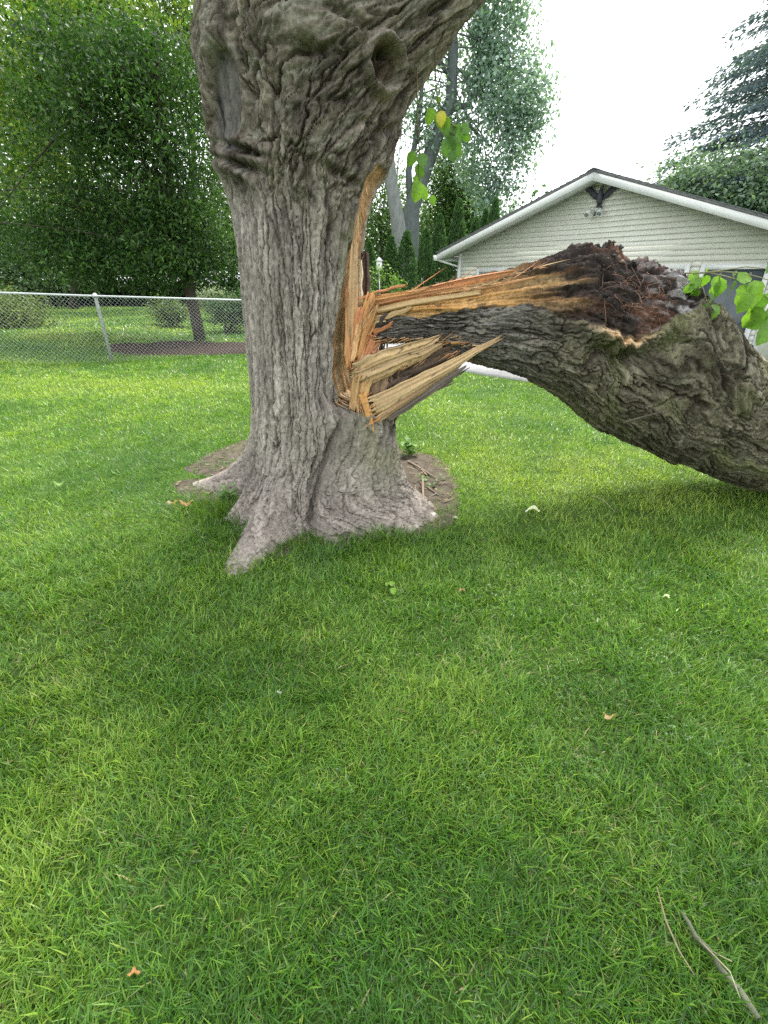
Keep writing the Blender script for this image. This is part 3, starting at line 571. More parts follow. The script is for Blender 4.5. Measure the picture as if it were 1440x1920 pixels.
    disp = (bark + lip + roll - under) * (1 - torn) + tw * torn + flap + (crest + peak) * torn
    k = None
    P = P0 + N * disp[..., None]
    # colours
    g = fbm(wa * 18, wu * 7, 0, 4, 111)[..., None]
    cb = np.array([0.118, 0.106, 0.074]) * (1 + 0.45 * g + 0.35 * B1[..., None] + 0.25 * B2[..., None]); cgrey = np.array([0.145, 0.135, 0.122]) * (1 + 0.35 * g)
    C = cgrey + (cb - cgrey) * sst(0.75, 1.35, U)[..., None]
    C = C + (np.array([0.05, 0.04, 0.03]) - C) * np.clip(0.8 * groove(n1, 0.07) + 0.55 * K1 + 0.3 * K2, 0, 0.8)[..., None]  # furrow colour mixes inner bark brown with painted recess shade
    gm = (0.55 * sst(0.1, 0.7, fbm(wa * 7, wu * 4, 0, 3, 112)) * sw)[..., None]; C = C + (np.array([0.165, 0.170, 0.080]) - C) * gm
    pale = sst(0.5, 1.0, fbm(wa * 26, wu * 14, 0, 3, 113))[..., None]; C = C + (np.array([0.27, 0.255, 0.20]) - C) * 0.45 * pale
    fx = f1[..., None]; cw = np.array([0.52, 0.33, 0.145]) + np.array([0.04, -0.02, -0.03]) * fx
    oran = sst(0.80, 0.95, (fr - E) / np.maximum(1 - E, .05) + 0.25 * f1)[..., None]; cw = cw + (np.array([0.45, 0.20, 0.085]) - cw) * 0.8 * oran
    por = sst(0.62, 0.85, pn(a * 60, U * 16, 0, 114) + 0.2 * f2)[..., None]; cw = cw + (np.array([0.12, 0.08, 0.05]) - cw) * 0.8 * por
    crt = np.array([0.036, 0.028, 0.025]) * (1 + 0.5 * R1[..., None] + 0.6 * fbm(a * 20, U * 12, 0, 3, 115)[..., None])
    red = (sst(0.0, 0.6, fbm(a * 7, U * 4, 0, 3, 116)) * np.exp(-((U - 1.62) / 0.28) ** 2))[..., None]; crt = crt + (np.array([0.13, 0.065, 0.042]) - crt) * 0.8 * red
    gw = (sst(0.1, 0.5, pn(a * 42, U * 14, 0, 117) + 0.3 * r1) * np.exp(-((U - 1.95) / 0.2) ** 2))[..., None]; crt = crt + (np.array([0.34, 0.33, 0.33]) - crt) * 0.75 * gw
    cw = cw + (crt - cw) * rot[..., None]; C = C + (cw - C) * torn[..., None]
    fl = (np.exp(-((U - 1.55) / 0.16) ** 2) * np.exp(-((fr - E + 0.012) / 0.018) ** 2) * sst(-0.1, 0.2, c_))[..., None]; C = C + (np.array([0.62, 0.42, 0.24]) - C) * np.clip(1.3 * fl, 0, 1)
    und = (sst(0.10, 0.0, fr) * sst(0.85, 0.5, U))[..., None]; C = C + (np.array([0.36, 0.26, 0.16]) - C) * und
    n = P.shape[1]; F = [grid_faces(P.shape[0], n, True), np.array([list(range(n))[::-1]])]
    add('torn_stem', P.reshape(-1, 3), F, M_BARK, stem, np.clip(C, 0.01, 0.9).reshape(-1, 3))
    return P, torn, U, PH, N, fr, E
LP, Ltorn, LU, LPH, LN, LFR, LE = log()

# slabs and splinters hanging between stem and stump
spx('wood_slab', stem, (668, 702), (822, 640), 2.88, 2.96, 54, 28, 0.10, CRM, 60, jag=0.03, col2=(0.46, 0.33, 0.19), nl=30, nw=17, pores=True, roll=0.3)
spx('wood_slab', stem, (672, 716), (800, 662), 2.90, 2.97, 26, 16, 0.08, (0.48, 0.35, 0.20), 61, jag=0.04, col2=(0.30, 0.21, 0.13), nl=26)
spx('wood_slab', stem, (694, 762), (936, 634), 2.84, 2.92, 36, 7, 0.06, (0.53, 0.38, 0.20), 62, jag=0.03, col2=(0.38, 0.26, 0.14), nl=34, nw=13, pores=True)
spx('wood_slab', stem, (700, 772), (900, 652), 2.87, 2.95, 22, 12, 0.06, (0.34, 0.24, 0.15), 63, jag=0.03, col2=(0.16, 0.11, 0.075), nl=30)
spx('wood_slab', stem, (704, 784), (860, 682), 2.84, 2.92, 24, 10, 0.05, (0.48, 0.32, 0.16), 64, jag=0.04, col2=(0.32, 0.21, 0.12), nl=26)
spx('bark_slab', stem, (726, 778), (868, 684), 2.86, 2.94, 22, 24, 0.03, (0.20, 0.165, 0.14), 65, jag=0.05, col2=(0.11, 0.09, 0.075), nl=26)
spx('bark_slab', stem, (740, 775), (842, 716), 2.87, 2.93, 5, 14, 0.02, (0.13, 0.11, 0.09), 66, jag=0.08, nl=20)
spx('wood_slab', stem, (738, 700), (900, 640), 3.02, 3.05, 40, 30, 0.10, (0.17, 0.12, 0.085), 67, jag=0.05, col2=(0.06, 0.045, 0.035), nl=26, nw=15)
spx('wood_slab', stem, (728, 728), (800, 672), 2.97, 3.02, 18, 12, 0.05, (0.16, 0.11, 0.085), 68, jag=0.1)
for i, (a_, b_, w0, w1, c_) in enumerate([((668, 563), (760, 536), 5, 6, SAL), ((690, 562), (800, 541), 7, 8, OR), ((676, 572), (860, 538), 9, 7, (0.52, 0.25, 0.12)), ((690, 585), (900, 548), 12, 8, CRM), ((694, 598), (770, 577), 10, 8, CRM),
                                          ((692, 610), (722, 600), 8, 6, (0.7, .54, .32)), ((800, 541), (960, 508), 6, 5, SAL), ((700, 622), (735, 604), 8, 7, SAL), ((696, 634), (732, 612), 6, 5, SAL), ((860, 545), (1010, 518), 6, 4, (0.5, .27, .13))]):
    spx('splinter', stem, a_, b_, 2.96 + 0.002 * i, 2.965, w0, w1, 0.025, c_, 80 + i, jag=0.05, nl=18, nw=8)
spx('bark_slab', stem, (713, 606), (727, 588), 2.885, 2.885, 8, 6, 0.01, (0.06, 0.045, 0.04), 96)
spx('bark_slab', stem, (1322, 590), (1445, 705), 3.0, 3.0, 16, 14, 0.03, (0.10, 0.11, 0.09), 97, jag=0.03, col2=(0.26, 0.27, 0.22), nl=24, mat=M_BARK)
spx('bark_slab', stem, (1338, 592), (1420, 668), 3.12, 3.12, 14, 10, 0.03, (0.028, 0.027, 0.027), 98, jag=0.05, nl=20)
spx('splinter', stem, (1168, 792), (1290, 766), 2.80, 2.80, 4, 2, 0.012, (0.15, 0.135, 0.10), 99, nl=14, mat=M_BARK)
# ragged fibres bristling from the tear
def fibres(parent, n, seed, src, dirs, Y0, cols):
    rg = np.random.default_rng(seed); m = MB()
    for _ in range(n):
        k = rg.integers(len(src)); (x0, y0), (x1, y1) = src[k]; f = rg.random(); p = at(x0 + (x1 - x0) * f + rg.normal(0, 2), y0 + (y1 - y0) * f + rg.normal(0, 2), Y0[k] + rg.normal(0, .03)); dx, dz = dirs[k]
        d = norm(np.array([dx, rg.normal(-.15, .3), dz]) + rg.normal(0, .16, 3)); L = rg.gamma(2.0, 0.028) + .012; t = np.linspace(0, 1, 4)[:, None]; r = rg.uniform(.0012, .0042)
        m.tube(p + d * t * L + rg.normal(0, .010, 3) * t ** 2 - d * 0.02, [r, r * .9, r * .6, r * .1], 4, np.array(cols[rg.integers(len(cols))]) * rg.uniform(.55, 1.15), cap=False)
    tag(m.build('torn_fibres', M_WOOD, parent, False), kind='stuff')
fibres(tree, 190, 401, [((648, 560), (664, 690)), ((662, 690), (700, 690)), ((664, 640), (700, 570)), ((664, 765), (690, 765)), ((700, 780), (735, 770)), ((668, 480), (674, 600)), ((690, 345), (662, 470))],
       [(.25, .9), (.7, .6), (.45, .85), (.1, -1), (.5, -.6), (.15, .9), (.2, -.9)], [2.92, 2.9, 2.9, 2.85, 2.9, 3.0, 2.98], [OR, SAL, CRM, TAN])
fibres(stem, 250, 402, [((690, 560), (700, 640)), ((668, 690), (690, 740)), ((692, 760), (712, 790)), ((700, 560), (900, 520)), ((820, 640), (900, 650)), ((720, 700), (860, 660)), ((880, 545), (1020, 500)), ((700, 640), (860, 632))],
       [(-.9, .1), (-.8, -.3), (-.8, -.5), (.9, .3), (.8, .2), (-.7, -.4), (.9, .3), (-.8, -.25)], [2.97, 2.88, 2.84, 3.0, 2.95, 2.95, 2.96, 2.93], [OR, SAL, CRM, TAN, (0.2, 0.13, 0.08)])
# mat of fine dead rootlets in the rot, and the crumbling crest
rg = np.random.default_rng(12); m = MB()
uu = LU[:, 0]; sel = np.argwhere((Ltorn > 0.9) & (LU > 1.25) & (LU < 1.95) & (LFR > LE + 0.05) & (LFR < 0.93)); w_ = np.exp(-((LU[sel[:, 0], sel[:, 1]] - 1.62) / 0.22) ** 2); w_ /= w_.sum()
for q in rg.choice(len(sel), 110, p=w_):
    i, j = sel[q]; p = LP[i, j] + LN[i, j] * 0.006; d = rg.standard_normal(3); d = norm(d - LN[i, j] * (d @ LN[i, j]) * 1.05); L = rg.uniform(0.04, 0.13); t = np.linspace(0, 1, 6)[:, None]
    sid = norm(rg.standard_normal(3)); c = np.array((0.19, 0.105, 0.07)) * rg.uniform(0.4, 1.7)
    m.tube(p + d * t * L + LN[i, j] * (0.010 * np.sin(np.pi * t)) + sid * 0.012 * np.sin(t * rg.uniform(3, 7)), rg.uniform(0.0007, 0.0014), 3, c, cap=False)
tag(m.build('rootlet_mat', M_WOOD, stem), kind='stuff')
m = MB(); sel = np.argwhere((Ltorn > 0.9) & (LU > 1.42) & (LU < 1.68) & (LFR > 0.93))
for q in rg.integers(0, len(sel), 36):
    i, j = sel[q]; f_ = np.exp(-((LU[i, j] - 1.53) / 0.10) ** 2); s = rg.uniform(0.005, 0.012) + 0.007 * f_; p = LP[i, j] + LN[i, j] * s * (0.3 + 1.2 * f_ * rg.random())
    v = norm(rg.standard_normal((8, 3))) * s * rg.uniform(0.6, 1.2, (8, 1)); F = np.array([(0,1,2),(0,2,3),(0,3,4),(0,4,1),(5,2,1),(5,3,2),(5,4,3),(5,1,4)])
    oct_ = np.array([(0,0,1),(1,0,0),(0,1,0),(-1,0,0),(0,-1,0),(0,0,-1)]) * s * rg.uniform(0.5, 1.2, (6, 1)) * np.array([1.5, 1, 1])
    m.put(p + oct_, F, np.array((0.05, 0.05, 0.05) if rg.random() < 0.6 else (0.13, 0.09, 0.07)) * rg.uniform(0.6, 1.6))
tag(m.build('rotten_crumbs', M_BARK, stem, False), kind='stuff')

# ------------------------------------------------------------------ garage
GB = -0.16                                      # ground level at the garage
gar = thing('garage', (GC[0], GC[1], GB), 'pale gabled garage with lap siding and white trim beside the driveway', 'garage', rz=-GYAW)
GW, GH, GR = 7.36, 2.217 - GB, 1.21             # width, wall height, gable rise
def wall_top(x): return GH + GR * (1 - abs(x - GW / 2) / (GW / 2))
def lbuild(m, name, mat, parent=gar, smooth=False): return m.build(name, mat, parent, smooth, False)
m = MB(); m.prism([(0.01, 0), (GW - 0.01, 0), (GW - 0.01, GH - .01), (GW / 2, GH + GR - .02), (0.01, GH - .01)], 0.06, 7.0); lbuild(m, 'wall', M_SIDE)
OPEN = [(0.72, 5.76, 1.71 - GB), (6.12, 7.10, 1.70 - GB)]                         # wide door, side opening with dark panel
course, z = 0.1, 0.12
while z < GH + GR - 0.06:
    z1 = z + course
    segs = [(0.07, GW - 0.07)]
    for (a, b, top) in OPEN:
        if z < top + 0.09:
            ns = []
            for (p, q) in segs:
                if b + .09 <= p or a - .09 >= q: ns.append((p, q))
                else:
                    if a - 0.09 > p + .03: ns.append((p, a - 0.09))
                    if b + 0.09 < q - .03: ns.append((b + 0.09, q))
            segs = ns
    for (p, q) in segs:
        def lim(zz): k = max(0.0, (zz - GH) / GR) * GW / 2; return k
        a0, b0, a1, b1 = max(p, lim(z)), min(q, GW - lim(z)), max(p, lim(z1)), min(q, GW - lim(z1))
        if b0 - a0 < 0.05: continue
        if b1 < a1: a1 = b1 = (a1 + b1) / 2
        y_b, y_t, y_k = 0.028, 0.046, 0.062                                        # lapped: foot stands proud, head tucks under the next
        V = [(a0, y_b, z), (b0, y_b, z), (b1, y_t, z1), (a1, y_t, z1), (a0, y_k, z), (b0, y_k, z), (b1, y_k, z1), (a1, y_k, z1)]
        m = MB(); m.put(V, np.array([(0, 1, 2, 3), (4, 7, 6, 5), (0, 4, 5, 1), (1, 5, 6, 2), (2, 6, 7, 3), (3, 7, 4, 0)])); lbuild(m, 'siding_board', M_SIDE)
    z = z1
for x0 in (-0.012, GW - 0.078):
    m = MB(); m.box((x0, 0.006, 0.0), (x0 + 0.09, 0.10, GH - 0.03)); lbuild(m, 'corner_trim', M_TRIM)
# wide overhead door with its frame
fr_ = MB(); a, b, t = OPEN[0]; fr_.box((a - .085, 0.008, 0), (a, 0.10, t + .085)); fr_.box((b, 0.008, 0), (b + .085, 0.10, t + .085)); fr_.box((a, 0.010, t), (b, 0.10, t + .085)); lbuild(fr_, 'door_frame', M_TRIM)
dm = MB(); dm.box((a, 0.05, 0), (b, 0.09, t)); od = lbuild(dm, 'overhead_door', M_DOORL)
for r in range(4):
    for c in range(8):
        m = MB(); w8 = (b - a) / 8; h4 = t / 4; m.box((a + c * w8 + .06, 0.040, r * h4 + .07), (a + (c + 1) * w8 - .06, 0.052, (r + 1) * h4 - .07)); lbuild(m, 'panel', M_DOORL, od)
fr_ = MB(); a, b, t = OPEN[1]; fr_.box((a - .085, 0.008, 0), (a, 0.10, t + .085)); fr_.box((b, 0.008, 0), (b + .085, 0.10, t + .085)); fr_.box((a, 0.010, t), (b, 0.10, t + .085)); lbuild(fr_, 'door_frame', M_TRIM)
dm = MB(); dm.box((a, 0.055, 0), (b, 0.09, t)); spanel = lbuild(dm, 'side_panel', M_PANELD); spanel['label'] = 'dark slate panel filling the side opening'  # flat dark panel filling the side opening
m = MB(); m.tube([(b - .08, 0.02, 0.92), (b - .08, 0.055, 0.92)], 0.025, 10); lbuild(m, 'handle', M_IRON, spanel)
# roof: two slopes with overhang, soffit, rake boards, shingle courses, gutter
OV, OE = 0.38, 0.46; pit = GR / (GW / 2)
zr = GH + GR + 0.10
def slope_pts(sgn, off, th, x_out):              # profile of one slope in x/z
    xr = GW / 2; zo = zr + off
    xe = xr + sgn * x_out; ze = zo - pit * x_out
    return [(xr, zo), (xe, ze), (xe, ze + th), (xr, zo + th)] if sgn > 0 else [(xe, ze), (xr, zo), (xr, zo + th), (xe, ze + th)]
half = GW / 2 + OE
roof = MB(); roof.prism(slope_pts(-1, 0.003, 0.05, half), -OV - 0.014, 7.35); roof.prism(slope_pts(1, 0.003, 0.05, half), -OV - 0.014, 7.35); roof_o = lbuild(roof, 'roof', M_ROOF)
ncs = 30
for sgn in (-1, 1):
    for i in range(ncs):
        x_a, x_b = half * i / ncs, half * (i + 1) / ncs + 0.02
        xr = GW / 2; q = [(xr + sgn * x_a, zr + .052 - pit * x_a), (xr + sgn * x_b, zr + .060 - pit * x_b), (xr + sgn * x_b, zr + .072 - pit * x_b), (xr + sgn * x_a, zr + .056 - pit * x_a)]
        if sgn < 0: q = q[::-1]
        m = MB(); jt = 0.006 * random.Random(i + 99 * (sgn > 0)).uniform(-1, 1); m.prism(q, -OV - 0.03 + jt, 7.36); lbuild(m, 'shingle_course', M_ROOF, roof_o)
m = MB(); m.prism([(GW/2 - .13, zr + .02), (GW/2, zr + .062), (GW/2 + .13, zr + .02), (GW/2 + .13, zr + .036), (GW/2, zr + .082), (GW/2 - .13, zr + .036)], -OV - .04, 7.36); lbuild(m, 'ridge_cap', M_ROOF, roof_o)
for sgn in (-1, 1):
    xr = GW / 2; q = [(xr, zr - .140), (xr + sgn * half, zr - .140 - pit * half), (xr + sgn * half, zr + .002 - pit * half), (xr, zr + .002)]
    m = MB(); m.prism(q if sgn > 0 else q[::-1], -OV - .006, -OV + 0.018); lbuild(m, 'rake_board', M_TRIM)
    q = [(xr, zr - .130), (xr + sgn * half, zr - .130 - pit * half), (xr + sgn * half, zr - .110 - pit * half), (xr, zr - .110)]
    m = MB(); m.prism(q if sgn > 0 else q[::-1], -OV + 0.02, 0.058); lbuild(m, 'soffit', M_SOFF)
    xo = xr + sgn * half; m = MB(); zz = zr - .15 - pit * half
    m.prism([(xo - .0, zz), (xo + sgn * .10, zz + .0), (xo + sgn * .12, zz + .13), (xo, zz + .13)] if sgn > 0 else [(xo, zz), (xo, zz + .13), (xo - .12, zz + .13), (xo - .10, zz)], -OV - .03, 7.3); lbuild(m, 'gutter', M_TRIM)
m = MB(); m.tube([(-OE - .05, -0.28, GH - .10), (-OE - .05, -0.28, GH - .18), (-0.04, 0.12, GH - .36), (-0.04, 0.12, 0.1)], 0.035, 8); lbuild(m, 'downspout', M_TRIM)

def gpt(x, y, z): c, s = math.cos(-GYAW), math.sin(-GYAW); return (GC[0] + c * x - s * y, GC[1] + s * x + c * y, GB + z)
# eagle ornament on the gable
eg = thing('eagle_ornament', gpt(3.76, 0.02, 3.20 - GB), 'dark spread winged eagle plaque mounted high on the garage gable', 'ornament', rz=-GYAW)
def plate(pts, y0, y1, bulge=0.0):
    m = MB(); m.prism(pts, y0, y1); return m
for sgn in (-1, 1):
    w = [(0.03, -0.06), (0.12, 0.03), (0.20, 0.10), (0.31, 0.155), (0.44, 0.16), (0.40, 0.10), (0.36, 0.09), (0.33, 0.04), (0.28, 0.03), (0.25, -0.03), (0.19, -0.05), (0.16, -0.10), (0.09, -0.12), (0.05, -0.15)]
    pts = [(sgn * x, z_) for x, z_ in w]; pts = pts if sgn < 0 else pts[::-1]
    plate(pts, -0.05, -0.02).build('wing', M_IRON, eg, False, False)
m = MB(); m.tube([(0, -.05, -.20), (0, -.06, -.14), (0, -.07, -.06), (0, -.07, .02), (0.005, -.07, .06)], [0.05, 0.06, 0.065, 0.05, 0.03], 10); m.build('body', M_IRON, eg, True, False)
m = MB(); m.tube([(0.0, -.07, .05), (0.0, -.075, .085), (0.03, -.08, .10), (0.07, -.08, .085)], [0.03, 0.035, 0.028, 0.008], 9); m.build('head', M_IRON, eg, True, False)
m = MB(); m.prism([(-.07, -.28), (.07, -.28), (.035, -.18), (-.035, -.18)], -0.045, -0.02); m.build('tail', M_IRON, eg, False, False)
# twin floodlight below it
fl = thing('floodlight', gpt(3.72, 0.02, 2.88 - GB), 'small twin headed white floodlight under the eagle plaque', 'light', rz=-GYAW)
m = MB(); m.tube([(0, 0.02, 0), (0, -.05, 0)], 0.055, 14); m.build('base', M_SOFF, fl, True, False)
for sgn in (-1, 1):
    m = MB(); m.tube([(sgn * .03, -.05, 0), (sgn * .09, -.09, .03), (sgn * .11, -.10, 0)], 0.014, 8); m.build('arm', M_SOFF, fl, True, False)
    m = MB(); m.tube([(sgn * .10, -.07, .02), (sgn * .115, -.12, -.02), (sgn * .135, -.19, -.08), (sgn * .136, -.195, -.084)], [0.03, 0.04, 0.062, 0.05], 14); lh = m.build('lamp_head', M_SOFF, fl, True, False)
    m = MB(); m.tube([(sgn * .136, -.194, -.083), (sgn * .1365, -.198, -.087)], 0.052, 14); m.build('lens', M_GLASS, lh, True, False)
m = MB(); m.tube([(0, -.05, -.03), (0, -.10, -.09)], [0.02, 0.028], 10); m.build('sensor', M_IRON, fl, True, False)

# ------------------------------------------------------------------ chain link fence
P1, P2 = gnd(210, 678)[:2], gnd(470, 664)[:2]; fd = norm(P2 - P1); fn = np.array([-fd[1], fd[0]])
def on_fence(px, py):
    r = ray(px, py); k = (P1 @ fn) / (r[:2] @ fn); q = r * k; return (q[:2] - P1) @ fd, q[2] + CAMH
sA, zA = on_fence(0, 549); sB, zB = on_fence(177, 555); sC, zC = on_fence(455, 563)
rs, rz_ = np.array([sA - 3, sA, sB, sC, sC + 4]), np.array([zA + (zA - zB) / (sA - sB) * -3, zA, zB, zC, zC])
def railz(s): return np.interp(s, rs, rz_)
def fpt(s, z, off=0.0): q = P1 + fd * s + fn * off; return np.array([q[0], q[1], z])
fence = thing('chain_link_fence', (P1[0], P1[1], 0), 'galvanised chain link fence with round top rail along the lawn', 'fence')
ss = np.linspace(sA - 2.4, sC + 3, 40)
m = MB(); m.tube([fpt(s, railz(s)) for s in ss], 0.020, 10); m.build('top_rail', M_GALV, fence)
for s in (sA - 2.0, 0.0, sC + 1.1):
    p = fpt(s, 0, 0.05); g0 = float(gz(p[0], p[1])); m = MB(); top = railz(s); m.tube([fpt(s, g0 - .1, .05), fpt(s, top - .02, .05), fpt(s, top + .02, .05)], 0.033, 12); po = m.build('post', M_GALV, fence)
    m = MB(); m.tube([fpt(s, top - .01, .05), fpt(s, top + .035, .05), fpt(s, top + .055, .05)], [0.039, 0.039, 0.015], 12); m.build('post_cap', M_GALV, po)
    m = MB(); m.tube([fpt(s - .045, top, 0.0), fpt(s + .045, top, 0.0)], 0.031, 10); m.build('rail_clamp', M_GALV, po)
m = MB(); s0, s1 = sA - 2.3, sC + 2.9; pitch = 0.078; hz = 1.24
k = s0 - hz
while k < s1:
    for sgn in (1, -1):
        a_, b_ = (k, k + hz) if sgn > 0 else (k + hz, k)
        n = 9; pts = []
        for t in np.linspace(0, 1, n):
            s = a_ + (b_ - a_) * t
            if s0 <= s <= s1:
                p = fpt(s, 0, -0.02); g0 = float(gz(p[0], p[1])) + .015; pts.append(fpt(s, g0 + (railz(s) - g0) * t, -0.028 + 0.003 * sgn))
        if len(pts) > 1: m.tube(pts, 0.0018, 3, cap=False)
    k += pitch
tag(m.build('wire_mesh', M_GALV, fence), kind='stuff')

# ------------------------------------------------------------------ trees and shrubs of the gardens around
def E_(px, py, Y, rx, rz2, ry=None):             # ellipsoid from photo position, given real depth
    c = at(px, py, Y); k = mpp(c); return (c, np.array([rx * k, (ry if ry else rx * 0.75) * k, rz2 * k]))
def make_tree(name, label, base, stems, ells, n_cl, n_l, size, spread, c0, c1, seed, bark=(0.10, 0.085, 0.07), limbs=14, group=None, cat='tree', **kw):
    t = thing(name, base, label, cat, group); rg = np.random.default_rng(seed)
    V, F, C, K = leaf_cloud(ells, n_cl, n_l, size, spread, c0, c1, seed, **kw)
    m = MB()
    for (P, r0, r1) in stems: P = np.asarray(P, float); m.tube(P, np.linspace(r0, r1, len(P)), 10, bark, 0.04)
    last = np.asarray(stems[0][0], float)
    for q in rg.choice(len(K), min(limbs, len(K)), replace=False):
        SP = np.asarray(stems[rg.integers(len(stems))][0], float); f = rg.uniform(0.35, 1.0) * (len(SP) - 1); i = min(int(f), len(SP) - 2); p0 = SP[i] + (SP[i + 1] - SP[i]) * (f - i)
        r = np.linalg.norm(K[q] - p0); m.tube(curve(p0, K[q], (0, 0, 0.035 * r), 8), np.linspace(0.011 * r ** 0.6 + .010, 0.007, 8), 5, bark, 0.05)
    m.build('trunk', M_TRUNK, t); add('crown', V, F, M_FOL, t, C, False); return t
# dark drooping tree just past the fence
b0 = gnd(376, 640); tp = [b0, at(366, 590, b0[1]), at(352, 530, b0[1]), at(345, 470, b0[1]), at(320, 350, b0[1]), at(300, 200, b0[1]), at(290, 60, b0[1])]
make_tree('garden_tree', 'dark drooping tree rising from the mulch bed behind the fence', b0, [(tp, 0.17, 0.06)],
          [E_(215, 250, 13.4, 215, 165), E_(330, 400, 13.0, 120, 115), E_(110, 430, 13.6, 150, 95), E_(240, 130, 13.8, 190, 90), E_(230, 490, 13.2, 190, 45), E_(400, 480, 13.2, 60, 60)],
          1900, 28, 0.115, 0.32, (0.018, 0.052, 0.015), (0.070, 0.145, 0.028), 201, droop=0.7, aspect=0.36, gap=0.12, shell=0.5, limbs=60, zs=0.42, cspread=0.45, bark=(0.075, 0.062, 0.05))
BG = 'trees behind the neighbouring lawn'
def bgtree(label, px, Y, ells, n, seed, c0, c1, size=0.22, bark=(0.07, 0.06, 0.05), gap=0.0, stems=None, name='background_tree', n_l=12, spread=0.45, **kw):
    b = gnd(px, 527, 0) if False else np.array([at(px, 560, Y)[0], Y, 0.0]); top = ells[0][0]
    st_ = stems or [([b, b * 0.5 + top * 0.5 + np.array([0.2, 0, 0]), top], 0.22, 0.06)]
    return make_tree(name, label, b, st_, ells, n, n_l, size, spread, c0, c1, seed, bark=bark, gap=gap, group=kw.pop('group', None), **kw)
bgtree('bright yellow green tree showing above the dark drooping tree', 130, 25, [E_(150, 60, 25, 190, 170), E_(60, 250, 25, 110, 150), E_(20, 120, 25, 90, 150)], 2400, 211, (0.13, 0.22, 0.03), (0.36, 0.45, 0.08), gap=0.18)
bgtree('tall feathery light green tree behind the standing trunk', 350, 28, [E_(360, 70, 28, 110, 190), E_(320, -120, 28, 200, 170), E_(420, 300, 28, 90, 160)], 1500, 212, (0.11, 0.20, 0.06), (0.27, 0.37, 0.11), size=0.20, gap=0.34)
bgtree('grey green tree at the edge of the neighbouring lawn above the round bush', 5, 27, [E_(10, 420, 27, 95, 120), E_(60, 500, 27, 110, 60), E_(-60, 300, 27, 90, 160)], 1300, 213, (0.08, 0.14, 0.075), (0.19, 0.28, 0.15), gap=0.15)
bgtree('shaded dark tree closing the far side of the neighbouring lawn', 200, 33, [E_(190, 420, 33, 150, 140), E_(330, 450, 33, 130, 120)], 2100, 214, (0.020, 0.05, 0.015), (0.06, 0.12, 0.03), gap=0.0)
bgtree('shaded dark tree behind the shrubs near the standing trunk', 430, 31, [E_(430, 440, 31, 90, 130), E_(520, 380, 31, 120, 200)], 1100, 215, (0.025, 0.06, 0.02), (0.08, 0.15, 0.035))
def shrub(name, label, ells, n, seed, c0, c1, size=0.09, spread=0.14, n_l=12, group=None, **kw):
    c = ells[0][0]; b = np.array([c[0], c[1], float(gz(c[0], c[1]))]); rg = np.random.default_rng(seed)
    t = thing(name, b, label, 'shrub', group); V, F, C, K = leaf_cloud(ells, n, n_l, size, spread, c0, c1, seed, **kw); V[:, 2] = np.maximum(V[:, 2], b[2] + 0.01)
    m = MB()
    for q in rg.choice(len(K), min(14, len(K)), replace=False): m.tube(curve(b + rg.normal(0, .08, 3) * [1, 1, 0], K[q], (0, 0, .05), 5), np.linspace(.02, .005, 5), 5, (0.10, 0.08, 0.06))
    m.build('stems', M_TRUNK, t); add('foliage', V, F, M_FOL, t, C, False)
shrub('round_bush', 'rounded yellow green bush past the end of the neighbouring lawn', [E_(15, 588, 15.0, 82, 44), E_(60, 606, 14.8, 36, 26), E_(-60, 585, 15, 70, 46)], 700, 221, (0.045, 0.095, 0.025), (0.21, 0.26, 0.07))
shrub('low_shrub', 'loose shrub with arching pale leaved stems left of the tree in mulch', [E_(312, 585, 17, 34, 24), E_(330, 590, 17, 30, 16)], 240, 222, (0.05, 0.10, 0.03), (0.20, 0.26, 0.10))
shrub('low_shrub', 'dark rounded shrub between the tree in mulch and the standing trunk', [E_(425, 585, 16, 42, 28), E_(470, 580, 16, 50, 32)], 420, 223, (0.04, 0.085, 0.04), (0.10, 0.17, 0.08))
shrub('low_shrub', 'pale flowering shrub behind the dark rounded shrub', [E_(405, 560, 20, 40, 20)], 240, 224, (0.14, 0.20, 0.12), (0.36, 0.40, 0.30))
for i, px in enumerate((-70, 20, 105, 190, 275, 355, 440)):
    shrub('hedge_shrub', 'dark clipped hedge shrub closing the neighbouring lawn', [E_(px, 552, 29.5, 56, 27, 40)], 330, 230 + i, (0.012, 0.032, 0.012), (0.04, 0.08, 0.025), size=0.2, spread=0.22, n_l=10, group='dark hedge across the far lawn')
shrub('bright_bush', 'fresh light green bush behind the torn top of the fallen stem', [E_(716, 552, 11.5, 34, 40), E_(700, 530, 11.5, 22, 30)], 330, 240, (0.07, 0.15, 0.03), (0.20, 0.32, 0.06), size=0.07, spread=0.10)
